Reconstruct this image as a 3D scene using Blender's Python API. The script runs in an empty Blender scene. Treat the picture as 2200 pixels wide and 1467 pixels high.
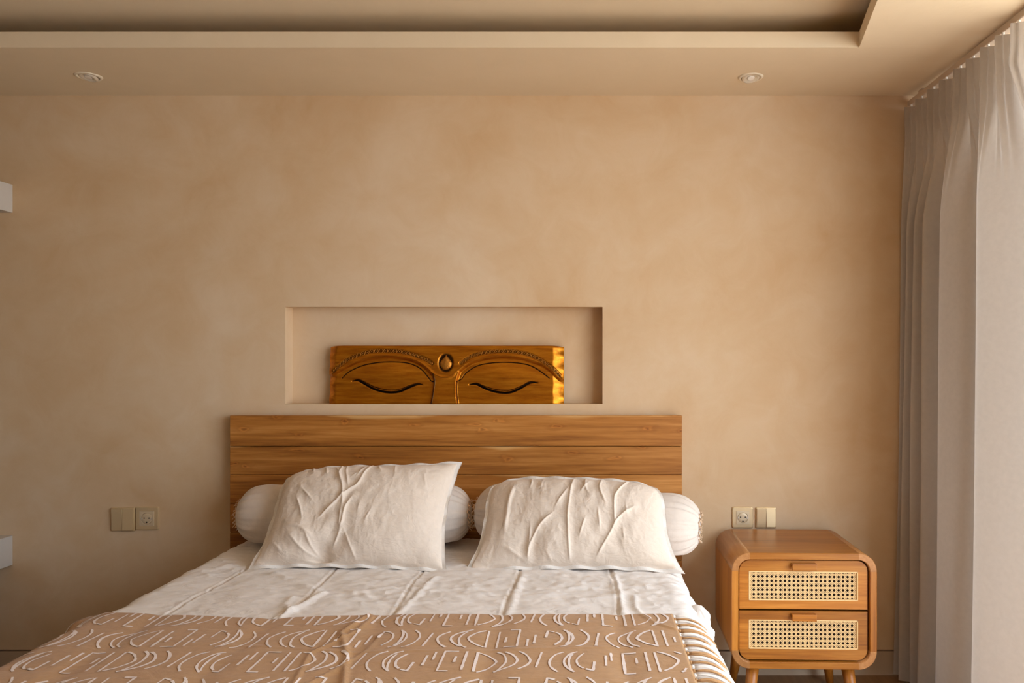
import bpy, bmesh, math, random
import numpy as np
from mathutils import Vector, Matrix, noise

random.seed(7)
S = bpy.context.scene
C = S.collection

# ---------------------------------------------------------------- camera
F = 1620.0            # focal length in pixels of the 2200 px wide frame
VX, VY = 1250.0, 780.0  # where the line of sight square to the back wall meets the frame
CAM_D, CAM_Z = 3.0, 1.24
cam_d = bpy.data.cameras.new('camera')
cam = bpy.data.objects.new('camera', cam_d)
C.objects.link(cam)
cam.location = (0, -CAM_D, CAM_Z)
cam.rotation_euler = (math.pi / 2, 0, 0)
cam_d.sensor_fit = 'HORIZONTAL'
cam_d.sensor_width = 36.0
cam_d.lens = 36.0 * F / 2200.0
cam_d.shift_x = (1100 - VX) / 2200.0
cam_d.shift_y = (VY - 733.5) / 2200.0
cam_d.clip_start = 0.02
S.camera = cam


def P(px, py, D):
    """photo pixel -> point at distance D in front of the camera plane"""
    return Vector(((px - VX) * D / F, D - CAM_D, CAM_Z - (py - VY) * D / F))


# ---------------------------------------------------------------- world, sun, exposure
W = bpy.data.worlds.new('world')
S.world = W
W.use_nodes = True
bg = W.node_tree.nodes['Background']
bg.inputs[0].default_value = (0.82, 0.91, 1.0, 1)
bg.inputs[1].default_value = 6.0

sun_d = bpy.data.lights.new('sun', 'SUN')
sun_d.energy = 8.0
sun_d.angle = math.radians(1.0)
sun_d.color = (1.0, 0.86, 0.68)
sun = bpy.data.objects.new('sun', sun_d)
C.objects.link(sun)
sdir = Vector((-0.45, -0.14, -1.0))
sun.rotation_euler = sdir.to_track_quat('-Z', 'Y').to_euler()

WIN_Y0, WIN_Y1, WIN_X, WIN_TOP = -0.64, -3.75, 1.56, 2.26
por_d = bpy.data.lights.new('window_portal', 'AREA')
por_d.shape = 'RECTANGLE'
por_d.size = abs(WIN_Y1 - WIN_Y0)
por_d.size_y = WIN_TOP
por_d.cycles.is_portal = True
por = bpy.data.objects.new('window_portal', por_d)
C.objects.link(por)
por.location = (WIN_X + 0.16, (WIN_Y0 + WIN_Y1) / 2, WIN_TOP / 2)
por.rotation_euler = Vector((-1, 0, 0)).to_track_quat('-Z', 'Z').to_euler()

S.view_settings.view_transform = 'Standard'
S.view_settings.look = 'None'
S.view_settings.gamma = 1.0
S.view_settings.use_curve_mapping = False
S.view_settings.exposure = 0.22
S.cycles.use_denoising = True
S.cycles.max_bounces = 12
S.cycles.diffuse_bounces = 8
S.cycles.sample_clamp_indirect = 8.0


# ---------------------------------------------------------------- helpers
def finish(name, me, mat=None, parent=None, smooth=False):
    o = bpy.data.objects.new(name, me)
    C.objects.link(o)
    if mat:
        me.materials.append(mat)
    if parent is not None:
        o.parent = parent
    if smooth:
        me.polygons.foreach_set('use_smooth', [True] * len(me.polygons))
    return o


def tag(o, label=None, cat=None, group=None, kind=None):
    if label: o['label'] = label
    if cat: o['category'] = cat
    if group: o['group'] = group
    if kind: o['kind'] = kind
    return o


def thing(name, label, cat, loc=(0, 0, 0), rz=0.0, group=None):
    o = bpy.data.objects.new(name, None)
    C.objects.link(o)
    o.location = loc
    o.rotation_euler = (0, 0, rz)
    o.empty_display_size = 0.05
    return tag(o, label, cat, group)


def bm_obj(name, bm, mat, parent=None, smooth=False):
    me = bpy.data.meshes.new(name)
    bmesh.ops.recalc_face_normals(bm, faces=bm.faces[:])
    bm.to_mesh(me)
    bm.free()
    return finish(name, me, mat, parent, smooth)


def box_bm(bm, lo, hi, bev=0.0, seg=2):
    lo, hi = Vector(lo), Vector(hi)
    r = bmesh.ops.create_cube(bm, size=1.0)
    vs = r['verts']
    for v in vs:
        v.co = Vector([(lo[i] + hi[i]) / 2 + v.co[i] * (hi[i] - lo[i]) for i in range(3)])
    if bev > 0:
        es = list({e for v in vs for e in v.link_edges})
        bmesh.ops.bevel(bm, geom=es, offset=bev, segments=seg, affect='EDGES', profile=0.6)


def box(name, lo, hi, mat, parent=None, bev=0.0, seg=2):
    bm = bmesh.new()
    box_bm(bm, lo, hi, bev, seg)
    return bm_obj(name, bm, mat, parent)


def grid_mesh(name, pts):
    """pts (n, m, 3) numpy -> quad mesh"""
    n, m = pts.shape[:2]
    idx = np.arange(n * m).reshape(n, m)
    f = np.stack([idx[:-1, :-1], idx[1:, :-1], idx[1:, 1:], idx[:-1, 1:]], -1).reshape(-1, 4)
    me = bpy.data.meshes.new(name)
    me.from_pydata(pts.reshape(-1, 3).tolist(), [], f.tolist())
    return me


def tube_bm(bm, pts, rad, n=6):
    """tube along pts with radius (number or list)"""
    pts = [Vector(p) for p in pts]
    rings = []
    for i, p in enumerate(pts):
        t = (pts[min(i + 1, len(pts) - 1)] - pts[max(i - 1, 0)]).normalized()
        a = t.cross(Vector((0.13, 0.21, 0.97)))
        if a.length < 1e-4: a = t.cross(Vector((1, 0, 0)))
        a.normalize()
        b = t.cross(a)
        r = rad[i] if isinstance(rad, (list, tuple)) else rad
        rings.append([bm.verts.new(p + (a * math.cos(2 * math.pi * k / n) + b * math.sin(2 * math.pi * k / n)) * r) for k in range(n)])
    for i in range(len(rings) - 1):
        for k in range(n):
            bm.faces.new((rings[i][k], rings[i][(k + 1) % n], rings[i + 1][(k + 1) % n], rings[i + 1][k]))
    bm.faces.new(rings[0][::-1])
    bm.faces.new(rings[-1])


def lathe_bm(bm, prof, n=32, cap0=True, cap1=True):
    """prof list of (r, z) about the z axis"""
    rings = [[bm.verts.new((r * math.cos(2 * math.pi * k / n), r * math.sin(2 * math.pi * k / n), z)) for k in range(n)] for r, z in prof]
    for i in range(len(rings) - 1):
        for k in range(n):
            bm.faces.new((rings[i][k], rings[i][(k + 1) % n], rings[i + 1][(k + 1) % n], rings[i + 1][k]))
    if cap0: bm.faces.new(rings[0][::-1])
    if cap1: bm.faces.new(rings[-1])


def sstep(x):
    x = np.clip(x, 0, 1)
    return x * x * (3 - 2 * x)


def dist_poly(X, Y, pl):
    """distance from points to a polyline"""
    d = np.full(X.shape, 1e9)
    for (x0, y0), (x1, y1) in zip(pl[:-1], pl[1:]):
        vx, vy = x1 - x0, y1 - y0
        L = vx * vx + vy * vy + 1e-12
        t = np.clip(((X - x0) * vx + (Y - y0) * vy) / L, 0, 1)
        d = np.minimum(d, np.hypot(X - x0 - t * vx, Y - y0 - t * vy))
    return d


def smooth_poly(pl, n=6):
    """Catmull-Rom resampling of a polyline"""
    pl = [np.array(p, float) for p in pl]
    out = []
    for i in range(len(pl) - 1):
        p0, p1, p2, p3 = pl[max(i - 1, 0)], pl[i], pl[i + 1], pl[min(i + 2, len(pl) - 1)]
        for k in range(n):
            t = k / n
            out.append(0.5 * ((2 * p1) + (-p0 + p2) * t + (2 * p0 - 5 * p1 + 4 * p2 - p3) * t * t + (-p0 + 3 * p1 - 3 * p2 + p3) * t ** 3))
    out.append(pl[-1])
    return [tuple(p) for p in out]


def fnoise(A, B, sc, seed=0.0, octs=3):
    """fractal noise on arrays, about -1..1"""
    out = np.empty(A.size)
    a, b = A.ravel() * sc, B.ravel() * sc
    for i in range(A.size):
        out[i] = noise.fractal((a[i], b[i], seed), 0.9, 2.1, octs, noise_basis='PERLIN_ORIGINAL')
    return out.reshape(A.shape)


# ---------------------------------------------------------------- materials
def new_mat(name):
    m = bpy.data.materials.new(name)
    m.use_nodes = True
    nt = m.node_tree
    return m, nt, nt.nodes['Principled BSDF']


def N(nt, typ, **kw):
    n = nt.nodes.new(typ)
    for k, v in kw.items():
        if k.startswith('i_'):
            key = k[2:]
            n.inputs[int(key) if key.isdigit() else key.replace('_', ' ')].default_value = v
        else:
            setattr(n, k, v)
    return n


def ramp(nt, stops):
    n = nt.nodes.new('ShaderNodeValToRGB')
    el = n.color_ramp.elements
    while len(el) < len(stops): el.new(0.5)
    for e, (p, c) in zip(el, stops):
        e.position = p
        e.color = (*c, 1)
    return n


def coords(nt, scale=(1, 1, 1), kind='Object', rnd=0.0):
    tc = N(nt, 'ShaderNodeTexCoord')
    mp = N(nt, 'ShaderNodeMapping')
    mp.inputs['Scale'].default_value = scale
    nt.links.new(tc.outputs[kind], mp.inputs['Vector'])
    if rnd:
        oi = N(nt, 'ShaderNodeObjectInfo')
        mu = N(nt, 'ShaderNodeMath', operation='MULTIPLY', i_1=rnd)
        nt.links.new(oi.outputs['Random'], mu.inputs[0])
        nt.links.new(mu.outputs[0], mp.inputs['Location'])
    return mp


def bump(nt, bs, src, strength, dist):
    b = N(nt, 'ShaderNodeBump')
    b.inputs['Strength'].default_value = strength
    b.inputs['Distance'].default_value = dist
    nt.links.new(src, b.inputs['Height'])
    nt.links.new(b.outputs['Normal'], bs.inputs['Normal'])
    return b


def plain(name, col, rough=0.6, metal=0.0, spec=0.5, nbump=0.0, nscale=200.0, var=0.0):
    m, nt, bs = new_mat(name)
    bs.inputs['Base Color'].default_value = (*col, 1)
    bs.inputs['Roughness'].default_value = rough
    bs.inputs['Metallic'].default_value = metal
    bs.inputs['Specular IOR Level'].default_value = spec
    mp = coords(nt)
    nz = N(nt, 'ShaderNodeTexNoise', i_Scale=nscale, i_Detail=3.0)
    nt.links.new(mp.outputs[0], nz.inputs['Vector'])
    if var:
        rp = ramp(nt, [(0.3, tuple(c * (1 - var) for c in col)), (0.7, tuple(min(1, c * (1 + var)) for c in col))])
        nt.links.new(nz.outputs['Fac'], rp.inputs['Fac'])
        nt.links.new(rp.outputs['Color'], bs.inputs['Base Color'])
    if nbump:
        bump(nt, bs, nz.outputs['Fac'], nbump, 0.001)
    return m


def limewash(name, c0, c1, c2, rough=0.85):
    m, nt, bs = new_mat(name)
    mp = coords(nt, (1, 1, 1))
    n1 = N(nt, 'ShaderNodeTexNoise', i_Scale=1.1, i_Detail=5.0, i_Roughness=0.6, i_Distortion=0.6)
    n2 = N(nt, 'ShaderNodeTexNoise', i_Scale=6.0, i_Detail=6.0, i_Roughness=0.65, i_Distortion=0.8)
    mx = N(nt, 'ShaderNodeMath', operation='MULTIPLY_ADD', i_1=0.30)
    sub = N(nt, 'ShaderNodeMath', operation='MULTIPLY', i_1=0.70)
    nt.links.new(mp.outputs[0], n1.inputs['Vector'])
    nt.links.new(mp.outputs[0], n2.inputs['Vector'])
    nt.links.new(n1.outputs['Fac'], sub.inputs[0])
    nt.links.new(n2.outputs['Fac'], mx.inputs[0])
    nt.links.new(sub.outputs[0], mx.inputs[2])
    rp = ramp(nt, [(0.36, c0), (0.5, c1), (0.64, c2)])
    nt.links.new(mx.outputs[0], rp.inputs['Fac'])
    nt.links.new(rp.outputs['Color'], bs.inputs['Base Color'])
    bs.inputs['Roughness'].default_value = rough
    bs.inputs['Specular IOR Level'].default_value = 0.25
    n3 = N(nt, 'ShaderNodeTexNoise', i_Scale=14.0, i_Detail=8.0, i_Roughness=0.6)
    nt.links.new(mp.outputs[0], n3.inputs['Vector'])
    bump(nt, bs, n3.outputs['Fac'], 0.12, 0.01)
    return m


def wood(name, dark, mid, light, axis='X', rough=0.42, scale=1.0, rnd=7.0, knots=True, spec=0.4):
    m, nt, bs = new_mat(name)
    st = {'X': (0.55, 7, 7), 'Y': (7, 0.55, 7), 'Z': (7, 7, 0.55)}[axis]
    mp = coords(nt, tuple(s * scale for s in st), rnd=rnd)
    big = N(nt, 'ShaderNodeTexNoise', i_Scale=0.8, i_Detail=2.0, i_Roughness=0.5, i_Distortion=0.4)
    nt.links.new(mp.outputs[0], big.inputs['Vector'])
    # grain lines that bend round the knots
    st3 = {'X': (1.1, 26, 26), 'Y': (26, 1.1, 26), 'Z': (26, 26, 1.1)}[axis]
    mp3 = coords(nt, tuple(q * scale for q in st3), rnd=rnd)
    mid_n = N(nt, 'ShaderNodeTexNoise', i_Scale=1.0, i_Detail=6.0, i_Roughness=0.6, i_Distortion=0.9)
    nt.links.new(mp3.outputs[0], mid_n.inputs['Vector'])
    fine = N(nt, 'ShaderNodeTexNoise', i_Scale=3.2, i_Detail=6.0, i_Roughness=0.65, i_Distortion=0.3)
    nt.links.new(mp3.outputs[0], fine.inputs['Vector'])
    a = N(nt, 'ShaderNodeMath', operation='MULTIPLY_ADD', i_1=0.38)
    b = N(nt, 'ShaderNodeMath', operation='MULTIPLY_ADD', i_1=0.38)
    c = N(nt, 'ShaderNodeMath', operation='MULTIPLY', i_1=0.24)
    nt.links.new(big.outputs['Fac'], c.inputs[0])
    nt.links.new(mid_n.outputs['Fac'], a.inputs[0])
    nt.links.new(c.outputs[0], a.inputs[2])
    nt.links.new(fine.outputs['Fac'], b.inputs[0])
    nt.links.new(a.outputs[0], b.inputs[2])
    rp = ramp(nt, [(0.34, dark), (0.50, mid), (0.68, light)])
    nt.links.new(b.outputs[0], rp.inputs['Fac'])
    last = rp.outputs['Color']
    # tone differs a little from piece to piece
    oi = N(nt, 'ShaderNodeObjectInfo')
    hs = N(nt, 'ShaderNodeHueSaturation')
    mr = N(nt, 'ShaderNodeMapRange', i_3=0.82, i_4=1.16)
    nt.links.new(oi.outputs['Random'], mr.inputs[0])
    nt.links.new(mr.outputs[0], hs.inputs['Value'])
    nt.links.new(last, hs.inputs['Color'])
    last = hs.outputs['Color']
    if knots:
        tcs = N(nt, 'ShaderNodeTexCoord')
        sps = N(nt, 'ShaderNodeSeparateXYZ')
        nt.links.new(tcs.outputs['Object'], sps.inputs[0])
        mps = coords(nt, (1.6, 1, 1), rnd=13.0)
        nss = N(nt, 'ShaderNodeTexNoise', i_Scale=1.0, i_Detail=3.0, i_Distortion=0.3)
        nt.links.new(mps.outputs[0], nss.inputs['Vector'])
        lim = N(nt, 'ShaderNodeMapRange', i_1=0.50, i_2=0.68, i_3=0.058, i_4=0.036)
        nt.links.new(nss.outputs['Fac'], lim.inputs[0])
        gt = N(nt, 'ShaderNodeMath', operation='SUBTRACT')
        nt.links.new(sps.outputs['Z'], gt.inputs[0]); nt.links.new(lim.outputs[0], gt.inputs[1])
        gm = N(nt, 'ShaderNodeMapRange', i_1=0.0, i_2=0.010, i_3=0.0, i_4=0.7)
        nt.links.new(gt.outputs[0], gm.inputs[0])
        sap = N(nt, 'ShaderNodeMixRGB')
        sap.inputs[2].default_value = (0.68, 0.42, 0.17, 1)
        nt.links.new(gm.outputs[0], sap.inputs[0]); nt.links.new(last, sap.inputs[1])
        last = sap.outputs[0]
        tck = N(nt, 'ShaderNodeTexCoord')
        sep = N(nt, 'ShaderNodeSeparateXYZ')
        nt.links.new(tck.outputs['Object'], sep.inputs[0])
        oik = N(nt, 'ShaderNodeObjectInfo')
        offk = N(nt, 'ShaderNodeMath', operation='MULTIPLY', i_1=31.0)
        nt.links.new(oik.outputs['Random'], offk.inputs[0])
        kx = N(nt, 'ShaderNodeMath', operation='MULTIPLY_ADD', i_1=4.2)
        kz = N(nt, 'ShaderNodeMath', operation='MULTIPLY_ADD', i_1=11.0)
        nt.links.new(sep.outputs['X'], kx.inputs[0]); nt.links.new(offk.outputs[0], kx.inputs[2])
        nt.links.new(sep.outputs['Z'], kz.inputs[0]); nt.links.new(offk.outputs[0], kz.inputs[2])
        cmb = N(nt, 'ShaderNodeCombineXYZ')
        nt.links.new(kx.outputs[0], cmb.inputs['X']); nt.links.new(kz.outputs[0], cmb.inputs['Y'])
        nk = N(nt, 'ShaderNodeTexNoise', i_Scale=3.0)
        nt.links.new(cmb.outputs[0], nk.inputs['Vector'])
        addv = N(nt, 'ShaderNodeMixRGB', blend_type='ADD')
        addv.inputs[0].default_value = 0.45
        nt.links.new(cmb.outputs[0], addv.inputs[1])
        nt.links.new(nk.outputs['Color'], addv.inputs[2])
        vo = N(nt, 'ShaderNodeTexVoronoi', voronoi_dimensions='2D', i_Scale=1.0, i_Randomness=1.0)
        nt.links.new(addv.outputs[0], vo.inputs['Vector'])
        kr = ramp(nt, [(0.0, (0.42, 0.33, 0.25)), (0.035, (0.75, 0.62, 0.5)), (0.06, (1.2, 1.12, 1.0)), (0.10, (0.82, 0.76, 0.68)), (0.19, (1, 1, 1))])
        nt.links.new(vo.outputs['Distance'], kr.inputs['Fac'])
        mul = N(nt, 'ShaderNodeMixRGB', blend_type='MULTIPLY')
        mul.inputs[0].default_value = 0.75
        nt.links.new(last, mul.inputs[1])
        nt.links.new(kr.outputs['Color'], mul.inputs[2])
        last = mul.outputs[0]
    nt.links.new(last, bs.inputs['Base Color'])
    bs.inputs['Roughness'].default_value = rough
    bs.inputs['Specular IOR Level'].default_value = spec
    bump(nt, bs, fine.outputs['Fac'], 0.10, 0.002)
    return m


def fabric(name, col, rough=0.9, weave=900.0, wb=0.15, crumple=0.0, cscale=22.0, sheen=0.2, translucent=0.0, var=0.03):
    m, nt, bs = new_mat(name)
    mp = coords(nt)
    wa = N(nt, 'ShaderNodeTexNoise', i_Scale=weave, i_Detail=2.0)
    nt.links.new(mp.outputs[0], wa.inputs['Vector'])
    nv = N(nt, 'ShaderNodeTexNoise', i_Scale=60.0, i_Detail=4.0)
    nt.links.new(mp.outputs[0], nv.inputs['Vector'])
    rp = ramp(nt, [(0.3, tuple(c * (1 - var) for c in col)), (0.7, tuple(min(1, c * (1 + var)) for c in col))])
    nt.links.new(nv.outputs['Fac'], rp.inputs['Fac'])
    nt.links.new(rp.outputs['Color'], bs.inputs['Base Color'])
    bs.inputs['Roughness'].default_value = rough
    bs.inputs['Specular IOR Level'].default_value = 0.2
    bs.inputs['Sheen Weight'].default_value = sheen
    bs.inputs['Sheen Roughness'].default_value = 0.5
    b = bump(nt, bs, wa.outputs['Fac'], wb, 0.0006)
    if crumple:
        cr = N(nt, 'ShaderNodeTexNoise', i_Scale=cscale, i_Detail=5.0, i_Roughness=0.55, i_Distortion=1.5)
        mpc = coords(nt, (1, 1.6, 1.6))
        nt.links.new(mpc.outputs[0], cr.inputs['Vector'])
        b2 = N(nt, 'ShaderNodeBump')
        b2.inputs['Strength'].default_value = crumple
        b2.inputs['Distance'].default_value = 0.012
        nt.links.new(cr.outputs['Fac'], b2.inputs['Height'])
        nt.links.new(b2.outputs['Normal'], b.inputs['Normal'])
    if translucent:
        tr = N(nt, 'ShaderNodeBsdfTranslucent')
        nt.links.new(rp.outputs['Color'], tr.inputs['Color'])
        mx = N(nt, 'ShaderNodeMixShader')
        mx.inputs[0].default_value = translucent
        out = nt.nodes['Material Output']
        nt.links.new(bs.outputs[0], mx.inputs[1])
        nt.links.new(tr.outputs[0], mx.inputs[2])
        nt.links.new(mx.outputs[0], out.inputs['Surface'])
    return m


M = {}
M['wall'] = limewash('limewash_wall', (0.59, 0.405, 0.235), (0.645, 0.482, 0.312), (0.695, 0.555, 0.395))
M['ceiling'] = limewash('ceiling_paint', (0.70, 0.595, 0.44), (0.72, 0.615, 0.46), (0.74, 0.635, 0.48), 0.8)
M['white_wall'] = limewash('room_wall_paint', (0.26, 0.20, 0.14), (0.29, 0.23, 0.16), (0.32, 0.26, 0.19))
M['base'] = limewash('baseboard_paint', (0.46, 0.36, 0.26), (0.50, 0.39, 0.28), (0.53, 0.42, 0.31), 0.6)
M['floor'] = wood('floor_wood', (0.16, 0.085, 0.035), (0.23, 0.13, 0.06), (0.31, 0.185, 0.09), 'Y', 0.45, 0.8, 0.0, False)
M['teak'] = wood('teak_headboard', (0.15, 0.046, 0.006), (0.36, 0.142, 0.026), (0.56, 0.27, 0.075), 'X', 0.45, 1.0, 9.0, True, 0.35)
M['oak'] = wood('honey_wood', (0.20, 0.054, 0.004), (0.385, 0.135, 0.014), (0.55, 0.235, 0.040), 'X', 0.33, 1.4, 5.0, False, 0.5)
M['oak_y'] = wood('honey_wood_along', (0.19, 0.052, 0.005), (0.35, 0.120, 0.013), (0.49, 0.205, 0.036), 'Y', 0.28, 1.2, 5.0, False, 0.5)
M['oak_z'] = wood('honey_wood_upright', (0.19, 0.052, 0.005), (0.36, 0.124, 0.013), (0.50, 0.210, 0.036), 'Z', 0.33, 1.4, 5.0, False, 0.5)
M['oak_c'] = wood('honey_wood_corner', (0.25, 0.10, 0.03), (0.38, 0.17, 0.055), (0.50, 0.26, 0.10), 'Y', 0.33, 1.2, 5.0, False, 0.5)
M['dark'] = plain('dark_cavity', (0.05, 0.025, 0.012), 0.8)
M['cane'] = plain('rattan_cane', (0.78, 0.55, 0.27), 0.5, nbump=0.2, nscale=300, var=0.12)
M['bed_white'] = fabric('white_cotton', (0.79, 0.755, 0.73), crumple=0.35, cscale=13.0)
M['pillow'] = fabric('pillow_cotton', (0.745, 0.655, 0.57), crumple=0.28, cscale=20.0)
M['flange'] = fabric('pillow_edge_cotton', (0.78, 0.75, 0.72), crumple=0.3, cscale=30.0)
M['bolster'] = fabric('bolster_cotton', (0.71, 0.645, 0.59), crumple=0.2, cscale=18.0)
M['lace'] = plain('bolster_tie', (0.70, 0.52, 0.36), 0.8)
M['throw'] = fabric('brown_throw', (0.45, 0.255, 0.110), weave=500, wb=0.4, crumple=0.25, cscale=9.0, var=0.06)
M['print'] = fabric('white_print', (0.80, 0.70, 0.66), weave=500, wb=0.4, var=0.05)
M['tassel_w'] = fabric('white_yarn', (0.84, 0.79, 0.74), wb=0.3)
M['tassel_b'] = fabric('tan_yarn', (0.48, 0.27, 0.12), wb=0.3)
M['curtain'] = fabric('greige_curtain', (0.56, 0.515, 0.47), weave=700, wb=0.25, translucent=0.32, var=0.03)
M['rail'] = plain('rail_paint', (0.60, 0.50, 0.41), 0.5)
M['white_pl'] = plain('white_plastic', (0.85, 0.83, 0.80), 0.35)
M['plate'] = plain('champagne_plate', (0.68, 0.53, 0.32), 0.34, metal=0.45)
M['well'] = plain('champagne_socket', (0.66, 0.54, 0.37), 0.38, metal=0.15)
M['black'] = plain('black_hole', (0.012, 0.009, 0.006), 0.7)
M['shelf'] = plain('shelf_white', (0.54, 0.51, 0.475), 0.45, nbump=0.05)
M['lamp_trim'] = plain('downlight_trim', (0.74, 0.67, 0.55), 0.5)
M['lamp_in'] = plain('downlight_reflector', (0.80, 0.77, 0.70), 0.25, metal=0.5)
M['frame'] = plain('window_frame_paint', (0.30, 0.24, 0.19), 0.5)
M['reflector'] = plain('pale_reflector', (0.62, 0.56, 0.48), 0.8, nbump=0.2, nscale=20, var=0.05)


def gold_mat():
    m, nt, bs = new_mat('carved_gold')
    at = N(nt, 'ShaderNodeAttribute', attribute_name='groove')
    mp = coords(nt, (3, 30, 30))
    nz = N(nt, 'ShaderNodeTexNoise', i_Scale=2.4, i_Detail=6.0, i_Roughness=0.65)
    nt.links.new(mp.outputs[0], nz.inputs['Vector'])
    rp = ramp(nt, [(0.30, (0.32, 0.095, 0.003)), (0.5, (0.48, 0.165, 0.006)), (0.72, (0.62, 0.25, 0.014))])
    nt.links.new(nz.outputs['Fac'], rp.inputs['Fac'])
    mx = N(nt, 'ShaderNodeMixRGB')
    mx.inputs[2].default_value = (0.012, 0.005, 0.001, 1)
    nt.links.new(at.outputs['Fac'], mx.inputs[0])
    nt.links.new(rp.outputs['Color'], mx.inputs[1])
    nt.links.new(mx.outputs[0], bs.inputs['Base Color'])
    bs.inputs['Metallic'].default_value = 0.80
    bs.inputs['Roughness'].default_value = 0.33
    n2 = N(nt, 'ShaderNodeTexNoise', i_Scale=55.0, i_Detail=3.0)
    mp2 = coords(nt, (1, 1, 1))
    nt.links.new(mp2.outputs[0], n2.inputs['Vector'])
    bump(nt, bs, n2.outputs['Fac'], 0.25, 0.003)
    return m


M['gold'] = gold_mat()
M['bronze'] = plain('dark_bronze', (0.46, 0.19, 0.025), 0.42, metal=0.8, var=0.2, nscale=120)

# ---------------------------------------------------------------- room shell
CEIL = 2.30
XL, XR, YF = -2.60, WIN_X, -4.6
NX0, NX1 = (613 - VX) / 540, (1294.5 - VX) / 540
NZ0, NZ1 = CAM_Z - (868 - VY) / 540, CAM_Z - (659 - VY) / 540
ND = 0.075


def struct(o):
    o['kind'] = 'structure'
    return o


def wall_back():
    bm = bmesh.new()
    x = [XL - 0.1, NX0, NX1, XR + 0.15]
    z = [0.10, NZ0, NZ1, 2.75]
    g = [[bm.verts.new((xx, 0, zz)) for zz in z] for xx in x]
    for i in range(3):
        for j in range(3):
            if i == 1 and j == 1: continue
            bm.faces.new((g[i][j], g[i + 1][j], g[i + 1][j + 1], g[i][j + 1]))
    b = [[bm.verts.new((xx, ND, zz)) for zz in (NZ0, NZ1)] for xx in (NX0, NX1)]
    bm.faces.new((b[0][0], b[1][0], b[1][1], b[0][1]))
    bm.faces.new((g[1][1], g[2][1], b[1][0], b[0][0]))
    bm.faces.new((g[1][2], b[0][1], b[1][1], g[2][2]))
    bm.faces.new((g[1][1], b[0][0], b[0][1], g[1][2]))
    bm.faces.new((g[2][1], g[2][2], b[1][1], b[1][0]))
    # outer skin so that the wall has thickness, and the slot above the baseboard
    lo = [bm.verts.new((xx, 0.03, 0.10)) for xx in (x[0], x[3])]
    bm.faces.new((g[0][0], lo[0], lo[1], g[3][0], g[2][0], g[1][0]))
    l2 = [bm.verts.new((xx, 0.03, -0.02)) for xx in (x[0], x[3])]
    bm.faces.new((lo[0], l2[0], l2[1], lo[1]))
    sk = [bm.verts.new(p) for p in ((x[0], 0.2, -0.02), (x[3], 0.2, -0.02), (x[3], 0.2, 2.75), (x[0], 0.2, 2.75))]
    bm.faces.new(sk)
    bm.faces.new((g[0][3], g[1][3], g[2][3], g[3][3], sk[2], sk[3]))
    return struct(bm_obj('wall_back', bm, M['wall']))


wall_back()
struct(box('baseboard_back', (XL, -0.003, 0.0), (XR, 0.028, 0.094), M['base']))
struct(box('floor', (XL - 0.1, YF - 0.1, -0.08), (XR + 0.15, 0.1, 0.0), M['floor']))
struct(box('wall_left', (XL - 0.12, YF, 0), (XL, 0.0, 2.75), M['white_wall']))
struct(box('wall_front', (XL - 0.12, YF - 0.12, 0), (XR + 0.15, YF, 2.75), M['white_wall']))
# right wall with the tall window opening
bm = bmesh.new()
box_bm(bm, (XR, WIN_Y0, 0), (XR + 0.15, 0.0, 2.75))
box_bm(bm, (XR, YF, 0), (XR + 0.15, WIN_Y1, 2.75))
box_bm(bm, (XR, WIN_Y1, WIN_TOP), (XR + 0.15, WIN_Y0, 2.75))
struct(bm_obj('wall_right', bm, M['wall']))
win = thing('window_1', 'tall dark framed sliding window behind the greige curtain', 'window')
win['kind'] = 'structure'
fx0, fx1 = XR + 0.06, XR + 0.10
for a, b_ in ((WIN_Y0 - 0.04, WIN_Y0), ((WIN_Y0 + WIN_Y1) / 2 - 0.025, (WIN_Y0 + WIN_Y1) / 2 + 0.025), (WIN_Y1, WIN_Y1 + 0.04)):
    box('window_frame', (fx0, a, 0.0), (fx1, b_, WIN_TOP), M['frame'], win, 0.003)
box('window_frame', (fx0, WIN_Y1, WIN_TOP - 0.05), (fx1, WIN_Y0, WIN_TOP), M['frame'], win, 0.003)
struct(tag(box('ground_reflector', (XR + 0.15, -12, -0.2), (14, 8, -0.06), M['reflector']), 'added pale ground terrace outside the window', 'reflector'))  # unseen ground added to bounce sunlight up onto the ceiling

# ceiling: low soffit all round, a lip, and the raised tray above it
UP = 2.402         # raised ceiling
LIP = 0.052
TY = -0.515         # far edge of the tray
ceil = struct(box('ceiling', (XL - 0.12, YF - 0.12, UP), (XR + 0.15, 0.02, UP + 0.12), M['ceiling']))


def prism(name, poly, z0, z1, mat, parent=None):
    bm = bmesh.new()
    a = [bm.verts.new((x, y, z0)) for x, y in poly]
    b = [bm.verts.new((x, y, z1)) for x, y in poly]
    n = len(poly)
    bm.faces.new(a); bm.faces.new(b)
    for i in range(n):
        bm.faces.new((a[i], a[(i + 1) % n], b[(i + 1) % n], b[i]))
    return bm_obj(name, bm, mat, parent)


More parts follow.
